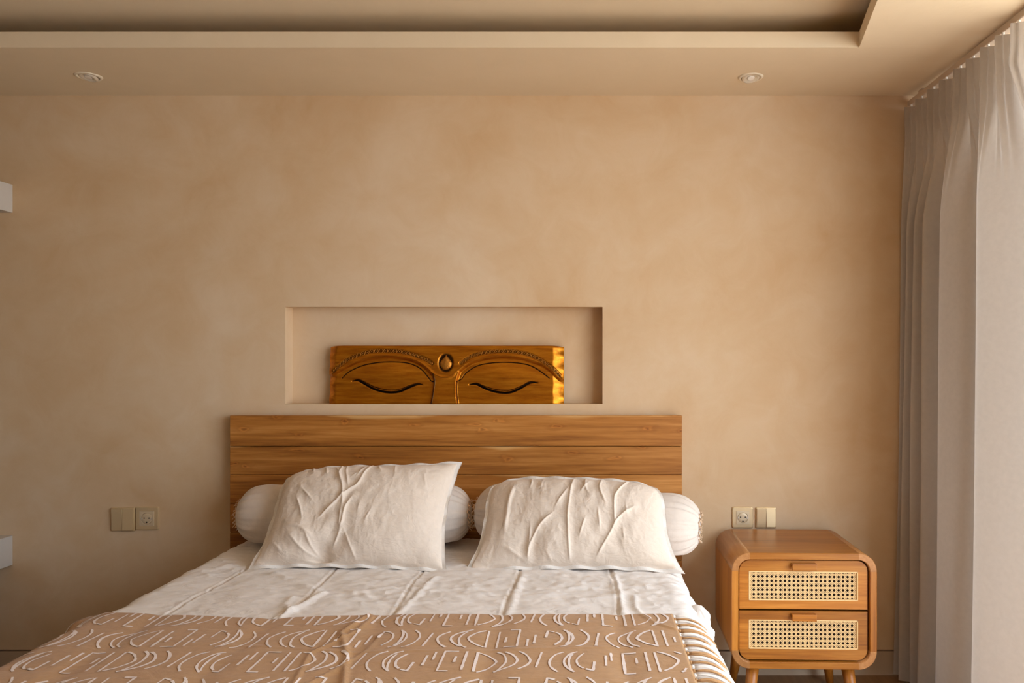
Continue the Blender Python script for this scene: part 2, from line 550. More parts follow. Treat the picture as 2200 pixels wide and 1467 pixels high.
# soffit strip along the back wall, tipped a hair so that its front edge reads as a crease
bm = bmesh.new()
SOF = 2.280
zs = [(0.01, CEIL + 0.004), (TY, SOF)]
vs = []
for x in (XL - 0.05, XR + 0.02):
    vs.append([bm.verts.new((x, y, z)) for y, z in zs] + [bm.verts.new((x, y, SOF + LIP)) for y, z in zs])
for f in ((0, 1, 3, 2),):
    bm.faces.new([vs[0][k] for k in f]); bm.faces.new([vs[1][k] for k in f])
for a, b_ in ((0, 1), (1, 3), (3, 2), (2, 0)):
    bm.faces.new((vs[0][a], vs[0][b_], vs[1][b_], vs[1][a]))
bm_obj('ceiling_soffit', bm, M['ceiling'], ceil)
RX = (1846 - VX) * (TY + CAM_D) / F       # corner of the tray
SL = (1585 - VX) / F                      # its right edge runs a little askew
yy1 = YF
prism('ceiling_soffit', [(RX, TY), (XR + 0.02, TY), (XR + 0.02, yy1), (RX + SL * (yy1 - TY), yy1)], SOF, SOF + LIP, M['ceiling'], ceil)
prism('ceiling_soffit', [(XL - 0.05, TY), (XL + 0.12, TY), (XL + 0.12, yy1), (XL - 0.05, yy1)], SOF, SOF + LIP, M['ceiling'], ceil)
# inner walls of the light cove above the soffit
box('ceiling_cove', (XL - 0.05, -0.20, SOF + LIP - 0.02), (XR, -0.16, UP + 0.01), M['ceiling'], ceil)


# ---------------------------------------------------------------- downlights
def downlight(x, y, tilt, label):
    t = thing('ceiling_downlight', label, 'downlight', (x, y, 2.2935), tilt)
    R = 0.046
    bm = bmesh.new()
    lathe_bm(bm, [(R, 0.003), (R, -0.001), (R - 0.003, -0.005), (R - 0.010, -0.006), (R - 0.012, -0.003), (R - 0.012, 0.003)], 40, False, False)
    bm_obj('trim_ring', bm, M['lamp_trim'], t, True)
    bm = bmesh.new()
    lathe_bm(bm, [(R - 0.013, -0.003), (R - 0.016, -0.0085), (R - 0.021, -0.010), (R - 0.027, -0.006), (0.012, -0.002)], 40, False, True)
    g = bm_obj('gimbal', bm, M['lamp_in'], t, True)
    g.rotation_euler = (math.radians(-9), math.radians(7), 0)
    bm = bmesh.new()
    lathe_bm(bm, [(0.014, -0.004), (0.013, -0.007), (0.009, -0.0075)], 24, True, True)
    l = bm_obj('bulb_lens', bm, M['white_pl'], t, True)
    l.rotation_euler = g.rotation_euler


downlight((190 - VX) * 2.765 / F, 2.765 - CAM_D, 0.0, 'round recessed downlight in the ceiling on the switch and shelf side of the bed')
downlight((1613 - VX) * 2.775 / F, 2.775 - CAM_D, 1.1, 'round recessed downlight in the ceiling on the curtain side above the nightstand')


# ---------------------------------------------------------------- floating shelves on the left wall
def shelf(z0, z1, label):
    x1 = (27.5 - VX) / 540
    o = box('floating_shelf', (XL, -1.25, z0), (x1, 0.0, z1), M['shelf'], None, 0.002)
    tag(o, label, 'shelf')


shelf(CAM_Z - (457 - VY) / 540, CAM_Z - (397 - VY) / 540, 'thick white shelf end high on the wall beside the ceiling downlight')
shelf(CAM_Z - (1213 - VY) / 540, CAM_Z - (1150 - VY) / 540, 'thick white shelf end low on the wall beside the light switch')


# ---------------------------------------------------------------- sockets and switches
def rounded_plate(bm, x0, x1, z0, z1, y0, y1, r, bev):
    pts = []
    for cx, cz, a0 in ((x1 - r, z1 - r, 0), (x0 + r, z1 - r, 90), (x0 + r, z0 + r, 180), (x1 - r, z0 + r, 270)):
        for k in range(5):
            a = math.radians(a0 + k * 22.5)
            pts.append((cx + r * math.cos(a), cz + r * math.sin(a)))
    cx, cz = (x0 + x1) / 2, (z0 + z1) / 2
    def ring(y, ins):
        out = []
        for px, pz in pts:
            out.append(bm.verts.new((px - math.copysign(min(ins, abs(px - cx)), px - cx), y, pz - math.copysign(min(ins, abs(pz - cz)), pz - cz))))
        return out
    rs = [ring(y0, 0), ring(y1 + bev, 0), ring(y1 + bev * 0.3, bev * 0.35), ring(y1, bev)]
    n = len(pts)
    for a, b_ in zip(rs[:-1], rs[1:]):
        for k in range(n):
            bm.faces.new((a[k], a[(k + 1) % n], b_[(k + 1) % n], b_[k]))
    bm.faces.new(rs[-1])
    return rs


def socket(cx, cz, s, label):
    t = thing('wall_socket', label, 'socket', (cx, 0, cz))
    h = s / 2
    bm = bmesh.new()
    rounded_plate(bm, -h, h, -h, h, 0.001, -0.008, 0.006, 0.003)
    bm_obj('plate', bm, M['plate'], t)
    q = h * 0.64
    # insert with a round well sunk into it
    bm = bmesh.new()
    n = 40
    sq, c1, c2 = [], [], []
    for k in range(n):
        a = 2 * math.pi * k / n
        m_ = max(abs(math.cos(a)), abs(math.sin(a)))
        sq.append((q * math.cos(a) / m_, q * math.sin(a) / m_))
    R = q * 0.80
    rows = [[(x, -0.0078, z) for x, z in sq], [(x * 0.985, -0.0100, z * 0.985) for x, z in sq],
            [(R * math.cos(2 * math.pi * k / n), -0.0104, R * math.sin(2 * math.pi * k / n)) for k in range(n)],
            [(R * 0.97 * math.cos(2 * math.pi * k / n), -0.0084, R * 0.97 * math.sin(2 * math.pi * k / n)) for k in range(n)]]
    rv = [[bm.verts.new(p) for p in r] for r in rows]
    for a, b_ in zip(rv[:-1], rv[1:]):
        for k in range(n):
            bm.faces.new((a[k], a[(k + 1) % n], b_[(k + 1) % n], b_[k]))
    ins = bm_obj('socket_insert', bm, M['well'], t)
    bm = bmesh.new()
    lathe_bm(bm, [(R * 0.97, 0), (R * 0.92, 0.0012), (R * 0.5, 0.0016)], 40, True, True)
    d = bm_obj('socket_well', bm, M['well'], t, True)
    d.location = (0, -0.0080, 0)
    d.rotation_euler = (math.pi / 2, 0, 0)
    for hx, hz, hr in ((-0.0095, 0.002, 0.0027), (0.0095, 0.002, 0.0027), (0.0, -0.0145, 0.0030)):
        bm = bmesh.new()
        lathe_bm(bm, [(hr, 0), (hr, 0.0022)], 16)
        o = bm_obj('pin_hole', bm, M['black'], t)
        o.location = (hx, -0.0080, hz)
        o.rotation_euler = (math.pi / 2, 0, 0)
    for sx in (-1, 1):
        box('earth_clip', (sx * (R - 0.004) - 0.0015, -0.0112, -0.004), (sx * (R - 0.004) + 0.0015, -0.0080, 0.004), M['lamp_in'], t)
    return t


def switch(cx, cz, s, label):
    t = thing('light_switch', label, 'switch', (cx, 0, cz))
    h = s / 2
    bm = bmesh.new()
    rounded_plate(bm, -h, h, -h, h, 0.001, -0.007, 0.006, 0.003)
    bm_obj('plate', bm, M['plate'], t)
    for k, tilt in ((0, 3.0), (1, -3.0)):
        a = -h + 0.004 + k * (h - 0.004)
        b_ = a + h - 0.0046
        bm = bmesh.new()
        box_bm(bm, (a, -0.011, -h + 0.004), (b_, -0.006, h - 0.004), 0.0012)
        o = bm_obj('rocker', bm, M['plate'], t)
        o.rotation_euler = (math.radians(tilt), 0, 0)
    return t


def wx(px): return (px - VX) / 540
def wz(py): return CAM_Z - (py - VY) / 540


socket(wx(318), wz(1113), 0.091, 'champagne power socket on the wall between the light switch and the headboard')
switch(wx(266), wz(1115), 0.095, 'champagne double rocker switch joined to the socket beside the headboard')
socket(wx(1595), wz(1111), 0.083, 'champagne power socket just above the rattan nightstand beside a switch')
switch(wx(1645), wz(1111.5), 0.083, 'champagne double rocker switch just above the rattan nightstand')

# ---------------------------------------------------------------- bed
BX0, BX1 = -1.340, 0.338
BXC, BHW = (BX0 + BX1) / 2, (BX1 - BX0) / 2
BZ = 0.543          # top of the mattress under the duvet
BR = 0.075          # rounding of the top edge
BYH, BYF = -0.060, -2.08

bed = thing('bed', 'double bed with a wide plank teak headboard below the wall niche', 'bed', (BXC, -0.06, 0))


def to_bed(o):
    o.parent = bed
    o.matrix_parent_inverse = Matrix.Translation(-Vector(bed.location))
    return o


HX0, HX1 = (494 - VX) * 2.95 / F, (1465 - VX) * 2.95 / F
HT = CAM_Z - (892 - VY) * 2.95 / F
hb = to_bed(box('headboard', (HX0 + 0.004, -0.022, 0.16), (HX1 - 0.004, -0.004, HT - 0.004), M['teak'], None))
edges_px = [892, 958.5, 1020, 1081, 1143, 1204, 1266, 1328]
for i in range(len(edges_px) - 1):
    z1 = CAM_Z - (edges_px[i] - VY) * 2.95 / F
    z0 = CAM_Z - (edges_px[i + 1] - VY) * 2.95 / F
    bm = bmesh.new()
    hh = (z1 - z0) / 2 - 0.0009
    box_bm(bm, ((HX0 - HX1) / 2, -0.0165, -hh), ((HX1 - HX0) / 2, 0.0165, hh), 0.0012, 1)
    o = bm_obj('plank', bm, M['teak'])
    o.location = ((HX0 + HX1) / 2, -0.0345 - random.uniform(0, 0.0006), (z0 + z1) / 2)
    o.parent = hb
for px0, px1 in ((HX0 + 0.03, HX0 + 0.10), (HX1 - 0.10, HX1 - 0.03)):
    to_bed(box('headboard_leg', (px0, -0.045, 0.0), (px1, -0.006, 0.30), M['teak'], None, 0.003))
to_bed(box('bed_base', (BX0 + 0.05, BYF + 0.03, 0.12), (BX1 - 0.05, -0.052, 0.30), M['teak'], None, 0.006))
for lx in (BX0 + 0.10, BX1 - 0.16):
    for ly in (BYF + 0.08, -0.30):
        to_bed(box('leg', (lx, ly, 0.0), (lx + 0.06, ly + 0.06, 0.125), M['teak'], None, 0.004))
to_bed(box('mattress', (BX0 + 0.03, BYF + 0.02, 0.295), (BX1 - 0.03, -0.054, BZ - 0.03), M['bed_white'], None, 0.05, 4))


def bed_prof(s, off=0.0, hw=BHW, r=BR):
    """across the bed: arc length s from the centre -> x, z, normal"""
    a = np.abs(s)
    sg = np.sign(s)
    flat = hw - r
    arc = r * math.pi / 2
    th = np.clip((a - flat) / r, 0, math.pi / 2)
    down = np.clip(a - flat - arc, 0, None)
    x = np.minimum(a, flat) + r * np.sin(th)
    z = BZ - r * (1 - np.cos(th)) - down
    nx, nz = np.sin(th), np.cos(th)
    return BXC + sg * (x + nx * off), z + nz * off, sg * nx, nz


SEAMS = [-1.128, -0.815, -0.522, -0.212, 0.098]
CROSS = [-0.36, -0.715, -1.06, -1.41, -1.76]


def duvet_h(S_, Y_):
    """thickness of the duvet above the mattress"""
    X_ = BXC + S_
    d = np.full(X_.shape, 1.0)
    for k, s in enumerate(SEAMS):
        d = np.minimum(d, np.abs(X_ - (s + 0.006 * np.sin(9 * Y_ + k * 2.1))))
    dc = np.full(X_.shape, 1.0)
    for k, c in enumerate(CROSS):
        dc = np.minimum(dc, np.abs(Y_ - (c + 0.008 * np.sin(7 * X_ + k))))
    h = 0.006 + 0.004 * (1 - np.exp(-(d / 0.0045) ** 2)) + 0.0016 * np.exp(-((d - 0.009) / 0.006) ** 2) + 0.003 * (1 - np.exp(-(d / 0.06) ** 2)) - 0.0035 * np.exp(-(dc / 0.006) ** 2)
    return h, d, dc


def smooth_fn(me):
    me.polygons.foreach_set('use_smooth', [True] * len(me.polygons))


def make_duvet():
    smax = BHW - BR + BR * math.pi / 2 + 0.27
    s = np.linspace(-smax, smax, 480)
    y = np.linspace(BYH, BYF, 300)
    S_, Y_ = np.meshgrid(s, y, indexing='ij')
    h, d, dc = duvet_h(S_, Y_)
    w = fnoise(S_, Y_ * 1.7, 7.0, 3.0, 4)
    w2 = fnoise(S_ * 0.8, Y_ * 1.9, 17.0, 9.0, 4)
    w3 = 1 - np.abs(fnoise(S_ + 0.5 * Y_, Y_ * 1.4, 11.0, 5.0, 2))
    amp = 0.6 + 0.8 * sstep((fnoise(S_, Y_, 2.2, 21.0, 2) + 0.2) / 0.8)
    amp = amp * (1 - 0.88 * sstep((-Y_ - 0.955) / 0.05))
    h = h + amp * (0.0046 * w + 0.0040 * w2 + 0.0022 * (w3 ** 5 - 0.3))
    # the folds that stand up beside the seam at the middle
    X_ = BXC + S_
    for pl, ww, a in (([(-0.815, -0.97), (-0.79, -0.86), (-0.77, -0.75)], 0.012, 0.009),
                      ([(-0.80, -0.93), (-0.84, -0.86), (-0.845, -0.80)], 0.014, 0.007),
                      ([(-0.86, -0.68), (-0.80, -0.72)], 0.016, 0.006),
                      ([(-0.50, -0.95), (-0.49, -0.80), (-0.47, -0.60)], 0.010, 0.006),
                      ([(0.115, -0.95), (0.11, -0.75), (0.105, -0.55)], 0.012, 0.007),
                      ([(-0.20, -0.95), (-0.195, -0.70), (-0.19, -0.55)], 0.010, 0.005),
                      ([(0.17, -0.98), (0.15, -0.90), (0.155, -0.80)], 0.008, 0.005),
                      ([(-1.0, -0.55), (-0.94, -0.60)], 0.012, 0.006)):
        h = h + a * np.exp(-(dist_poly(X_, Y_, pl) / ww) ** 2)
    h = np.maximum(h, 0.001)
    x, z, nx, nz = bed_prof(S_, 0.0)
    under = np.abs(S_) > BHW - 0.02
    # side drop hangs in loose flutes
    flute = 0.016 * np.sin(Y_ * 23 + 2 * np.sin(Y_ * 5)) * sstep((np.abs(S_) - BHW) / 0.25)
    x = x + nx * (h + flute)
    z = z + nz * h
    me = grid_mesh('duvet', np.stack([x, Y_, z], -1))
    smooth_fn(me)
    o = finish('duvet', me, M['bed_white'])
    md = o.modifiers.new('thick', 'SOLIDIFY')
    md.thickness = 0.012
    md.offset = 1.0
    return tag(o, 'white quilted duvet with stitched squares spread over the bed under the brown throw', 'duvet')


duvet = make_duvet()


def bunch(name, cx, cy, cz, rx, ry, rz_, seed):
    """puff of gathered duvet pushed out over the side of the bed"""
    th = np.linspace(0, math.pi, 40)
    ph = np.linspace(0, 2 * math.pi, 64)
    T, Q = np.meshgrid(th, ph, indexing='ij')
    wob = 1 + 0.05 * np.sin(7 * Q + 3 * np.cos(T) + seed) + 0.03 * np.sin(13 * Q - 4 * T)
    pts = np.stack([cx + rx * np.sin(T) * np.cos(Q) * wob, cy + ry * np.sin(T) * np.sin(Q) * wob, cz + rz_ * np.cos(T)], -1)
    me = grid_mesh(name, pts)
    smooth_fn(me)
    return finish(name, me, M['bed_white'], duvet)


bunch('duvet_bunch', 0.335, -0.83, 0.503, 0.034, 0.07, 0.036, 0.3)
bunch('duvet_bunch', 0.345, -0.89, 0.484, 0.026, 0.05, 0.022, 1.3)

# ---------------------------------------------------------------- throw
TY0, TY1 = -0.975, -2.06
TS0 = -(BHW - BR + BR * math.pi / 2 + 0.20)      # hangs over the far side of the bed
TS1 = 0.243 - BXC


def throw_off(S_, Y_):
    """height of the throw above the mattress profile"""
    X_ = BXC + S_
    d = np.full(X_.shape, 1.0)
    for s in SEAMS: d = np.minimum(d, np.abs(X_ - s))
    h = 0.0225 - 0.004 * np.exp(-(d / 0.03) ** 2)
    e = 0.0
    for pl, ww, a in (([(-0.568, -0.97), (-0.60, -1.12), (-0.545, -1.25), (-0.50, -1.42)], 0.010, 0.009),
                      ([(-0.555, -0.99), (-0.565, -1.10), (-0.63, -1.25), (-0.60, -1.45)], 0.007, 0.006),
                      ([(-0.50, -1.13), (-0.505, -1.22), (-0.55, -1.36), (-0.59, -1.46)], 0.006, 0.005),
                      ([(-0.47, -1.0), (-0.53, -1.03)], 0.006, 0.005),
                      ([(0.16, -0.98), (0.19, -1.05), (0.235, -1.09)], 0.007, 0.006),
                      ([(-0.85, -1.19), (-0.55, -1.24), (-0.1, -1.22), (0.24, -1.2)], 0.008, 0.002)):
        e = e + 0.65 * a * np.exp(-(dist_poly(X_, Y_, pl) / (0.65 * ww)) ** 2)
    return h + e


def make_throw():
    s = np.linspace(TS0, TS1, 320)
    v = np.linspace(0, 1, 240)
    S_, V_ = np.meshgrid(s, v, indexing='ij')
    # far edge of the cloth is not straight
    X0 = BXC + s
    edge = TY0 + 0.018 * np.sin(X0 * 2.6 + 2.2) + np.interp(X0, [-1.45, -1.34, -1.27, -1.15, -0.83, -0.5, 0.0, 0.25], [0.05, 0.055, 0.012, -0.005, -0.018, 0.0, 0.0, 0.0])
    edge = TY0 + np.interp(s, [TS0, -0.86, -0.81, -0.76, -0.33, 0.0, 0.4, TS1], [0.02, 0.045, 0.03, 0.012, -0.032, 0.002, 0.0, 0.004])
    Y_ = edge[:, None] + (TY1 - edge[:, None]) * V_
    off = throw_off(S_, Y_)
    off = off + 0.0012 * (1 + fnoise(S_, Y_, 8.0, 33.0, 3))
    # lifted corner at the far side
    off = off + 0.030 * np.exp(-(((S_ + 0.845) / 0.03) ** 2 + ((Y_ + 0.97) / 0.05) ** 2))
    off = off + np.where(np.abs(S_) > BHW, 0.010 * (1 + np.sin(Y_ * 19)), 0) * sstep((np.abs(S_) - BHW) / 0.15)
    x, z, nx, nz = bed_prof(S_, 0.0)
    pts = np.stack([x + nx * off, Y_, z + nz * off], -1)
    me = grid_mesh('throw_blanket', pts)
    smooth_fn(me)
    o = finish('throw_blanket', me, M['throw'])
    md = o.modifiers.new('thick', 'SOLIDIFY')
    md.thickness = 0.004
    md.offset = 1.0
    # sampler for the print
    def sample(sv, yv):
        fi = np.clip((sv - TS0) / (TS1 - TS0) * (len(s) - 1), 0, len(s) - 1.001)
        e = np.interp(sv, s, edge)
        fj = (yv - e) / (TY1 - e) * (len(v) - 1)
        if fj < 0 or fj > len(v) - 1.001: return None
        i, j = int(fi), int(fj)
        a, b_ = fi - i, fj - j
        p = (pts[i, j] * (1 - a) * (1 - b_) + pts[i + 1, j] * a * (1 - b_) + pts[i, j + 1] * (1 - a) * b_ + pts[i + 1, j + 1] * a * b_)
        e1 = pts[i + 1, j] - pts[i, j]
        e2 = pts[i, j + 1] - pts[i, j]
        n_ = np.cross(e2, e1)
        n_ = n_ / (np.linalg.norm(n_) + 1e-9)
        if n_[2] < -0.2: n_ = -n_
        return p + n_ * 0.0013
    tag(o, 'brown throw blanket printed with white mud-cloth arcs and bars over the foot of the bed', 'blanket')
    return o, sample


throw, tsample = make_throw()

# hand-drawn marks of one repeat: metres across (0.41 long) and metres along (0.11 high)
def g(x, y): return ((x - 45) * 0.00021, (750 - y) / 210 * 0.112)


MARKS = [
    [g(60, 545), g(40, 630), g(20, 710)],
    [g(285, 540), g(195, 570), g(140, 640), g(160, 700), g(235, 750)],
    [g(455, 540), g(370, 565), g(310, 635), g(340, 705), g(425, 752)],
    [g(400, 560), g(372, 600), g(365, 650), g(378, 700), g(405, 742)],
    [g(525, 560), g(470, 600), g(445, 640), g(468, 690), g(520, 718)],
    [g(545, 725), g(622, 740), g(640, 650)],
    [g(745, 580), g(740, 690)],
    [g(825, 545), g(825, 630)],
    [g(1080, 540), g(930, 540), g(932, 750), g(1045, 750)],
    [g(1085, 600), g(1086, 660)],
    [g(1180, 540), g(1190, 740)],
    [g(1295, 545), g(1310, 750)],
    [g(1310, 545), g(1410, 570), g(1500, 620), g(1515, 655), g(1440, 710), g(1340, 745)],
    [g(1590, 540), g(1690, 580), g(1745, 640), g(1690, 700), g(1520, 750)],
    [g(1510, 535), g(1590, 570), g(1630, 640), g(1610, 690), g(1560, 735)],
    [g(1745, 535), g(1830, 575), g(1885, 640), g(1850, 690), g(1770, 727)],
]
CURVED = {1, 2, 3, 4, 12, 13, 14, 15}
PERIOD = 0.41


def make_print():
    rnd = random.Random(3)
    verts, faces = [], []
    rows = []
    yc = -1.012
    k = 0
    while yc > TY1 + 0.05:
        rows.append((yc, k % 2, [-0.129, -0.376, -0.094, -0.36][k % 4]))
        yc -= 0.1435
        k += 1
    for yc, flip, x0 in rows:
        nrep = [r for r in range(-6, 4)]
        for r in nrep:
            for mi, mk in enumerate(MARKS):
                pl = smooth_poly(mk, 5) if mi in CURVED else mk
                pts = []
                jx, jy = rnd.uniform(-0.003, 0.003), rnd.uniform(-0.003, 0.003)
                w = rnd.uniform(0.0030, 0.0042)
                for a, b_ in pl:
                    x, y = a, b_ - 0.056
                    if flip: x, y = PERIOD - x, -y
                    pts.append((x0 + r * PERIOD + x + jx - BXC, yc + y + jy))
                # dense resample
                dense = []
                for p, q in zip(pts[:-1], pts[1:]):
                    n = max(2, int(math.hypot(q[0] - p[0], q[1] - p[1]) / 0.006) + 1)
                    dense += [(p[0] + (q[0] - p[0]) * t / n, p[1] + (q[1] - p[1]) * t / n) for t in range(n)]
                dense.append(pts[-1])
                prev = None
                for i, (sx, sy) in enumerate(dense):
                    if sx > TS1 - 0.012 or sx < TS0 + 0.012:
                        prev = None
                        continue
                    a = dense[max(i - 1, 0)]; b_ = dense[min(i + 1, len(dense) - 1)]
                    tx, ty = b_[0] - a[0], b_[1] - a[1]
                    L = math.hypot(tx, ty) + 1e-9
                    ww = w * (0.8 + 0.35 * noise.noise((sx * 60, sy * 60, 1.0)))
                    l_ = tsample(sx - ty / L * ww, sy + tx / L * ww)
                    r_ = tsample(sx + ty / L * ww, sy - tx / L * ww)
                    if l_ is None or r_ is None:
                        prev = None
                        continue
                    n0 = len(verts)
                    verts.append(tuple(l_)); verts.append(tuple(r_))
                    if prev is not None:
                        faces.append((prev, prev + 1, n0 + 1, n0))
                    prev = n0
    me = bpy.data.meshes.new('printed_marks')
    me.from_pydata(verts, [], faces)
    o = finish('printed_marks', me, M['print'], throw, True)
    o['label'] = 'white hand-printed arcs, crescents, bars and brackets'


make_print()


def make_tassels():
    rnd = random.Random(11)
    variants = []
    for k in range(6):
        bm = bmesh.new()
        L = rnd.uniform(0.070, 0.110)
        # knot
        s0 = TS1 - 0.004
        def at(t, dy, up):
            x, z, nx, nz = bed_prof(np.array([s0 + t]), 0.017 + up)
            return (float(x[0]), dy, float(z[0]))
        bmk = bmesh.ops.create_icosphere(bm, subdivisions=1, radius=0.0055)
        c = Vector(at(0.006, 0, 0.003))
        for v in bmk['verts']:
            v.co = v.co * 1.0 + c
        for q in range(10 if k % 2 == 0 else 7):
            dy0 = rnd.uniform(-0.003, 0.003)
            dy1 = rnd.uniform(-0.012, 0.012)
            ll = L * rnd.uniform(0.8, 1.05)
            up = rnd.uniform(0, 0.005)
            ph = rnd.uniform(0, 6)
            pts = []
            for i in range(8):
                t = i / 7
                pts.append(at(0.008 + t * ll, dy0 + (dy1 - dy0) * t ** 0.8 + 0.0015 * math.sin(ph + 5 * t), up * (1 - 0.5 * t) + 0.002 * math.sin(3.1 * t)))
            tube_bm(bm, pts, [0.0016, 0.0019, 0.0020, 0.0019, 0.0018, 0.0017, 0.0014, 0.0009], 5)
        me = bpy.data.meshes.new('tassel')
        bmesh.ops.recalc_face_normals(bm, faces=bm.faces[:])
        bm.to_mesh(me); bm.free()
        me.polygons.foreach_set('use_smooth', [True] * len(me.polygons))
        me.materials.append(M['tassel_w'] if k % 2 == 0 else M['tassel_b'])
        variants.append(me)
    y = TY0 - 0.012
    k = 0
    while y > TY1 + 0.02:
        me = variants[(2 * rnd.randrange(3) + (k % 2))]
        o = bpy.data.objects.new('tassel', me)
        C.objects.link(o)
        o.location = (rnd.uniform(-0.002, 0.002), y, 0)
        o.rotation_euler = (0, 0, 0)
        o.parent = throw
        if k < 2:
            o['label'] = 'white fringe tassel' if k == 0 else 'tan fringe tassel'
        y -= 0.0195 + rnd.uniform(0, 0.007)
        k += 1


make_tassels()


# ---------------------------------------------------------------- bolsters
def bolster(p0, p1, r, label, seed):
    p0, p1 = Vector(p0), Vector(p1)
    mid = (p0 + p1) / 2
    L = (p1 - p0).length
    t = thing('bolster_pillow', label, 'bolster', (mid.x, mid.y, mid.z - r), math.atan2(p1.y - p0.y, p1.x - p0.x))
    t.rotation_euler.y = -math.atan2(p1.z - p0.z, L)
    na, nu = 110, 96
    u = np.linspace(-1, 1, nu)
    # superellipse ends
    e = 0.125
    ax = u * L / 2
    dd = np.clip((np.abs(ax) - (L / 2 - e)) / e, 0, 1)
    rad = r * (1 - dd ** 2.3) ** 0.5
    rad = np.maximum(rad, 0.004)
    A = np.linspace(0, 2 * math.pi, na)
    U, Q = np.meshgrid(np.arange(nu), A, indexing='ij')
    RR = rad[U]
    crease = np.clip((np.abs(ax[U]) - (L / 2 - e * 1.25)) / (e * 1.0), 0, 1)
    RR = RR * (1 + 0.035 * crease * np.sin(17 * Q + seed + 2 * np.sin(3 * Q)) + 0.02 * crease * np.sin(31 * Q + seed))
    RR = RR + 0.0022 * np.sin(5 * Q + ax[U] * 9 + seed) * (1 - crease)
    # sits flat on the bed
    yy = RR * np.cos(Q)
    zz = RR * np.sin(Q)
    zz = np.where(zz < -0.82 * r, -0.82 * r + (zz + 0.82 * r) * 0.35, zz)
    pts = np.stack([ax[U] * (1 - 0.045 * np.exp(-(RR / 0.03) ** 2)), yy, zz + r], -1)
    me = grid_mesh('cushion_cover', pts)
    smooth_fn(me)
    finish('cushion_cover', me, M['bolster'], t)
    # gathered tie on each end
    for sg in (-1, 1):
        bm = bmesh.new()
        n = 44
        ringp = []
        for k in range(n + 1):
            a = 2 * math.pi * k / n
            rr = 0.052 + 0.004 * math.sin(9 * a + seed) + 0.002 * math.sin(23 * a)
            ringp.append((sg * (L / 2 - 0.0105 + 0.003 * math.sin(11 * a)), rr * math.cos(a), r + rr * math.sin(a) * 0.95))
        tube_bm(bm, ringp, 0.0022, 5)
        for k in range(0, n, 2):
            a = 2 * math.pi * k / n
            p = Vector(ringp[k])
            q = p + Vector((sg * 0.006, 0.006 * math.cos(a + 1), 0.006 * math.sin(a + 1)))
            tube_bm(bm, [p, q, q + Vector((sg * 0.002, 0.004 * math.sin(a * 3), -0.005))], 0.0012, 4)
        bm_obj('gathered_tie', bm, M['lace'], t, True)
    return t


BOLZ = BZ + 0.014
bolster(((512 - VX) * 2.83 / F, -0.172, BOLZ + 0.116), ((1016 - VX) * 2.83 / F, -0.172, BOLZ + 0.116), 0.112,
        'white bolster lying along the headboard behind the taller plump pillow', 0.4)
bolster(((1021 - VX) * 2.84 / F, -0.176, BOLZ + 0.125), (0.425, -0.345, BOLZ + 0.106), 0.112,
        'white bolster jutting past the bed edge towards the nightstand', 2.2)


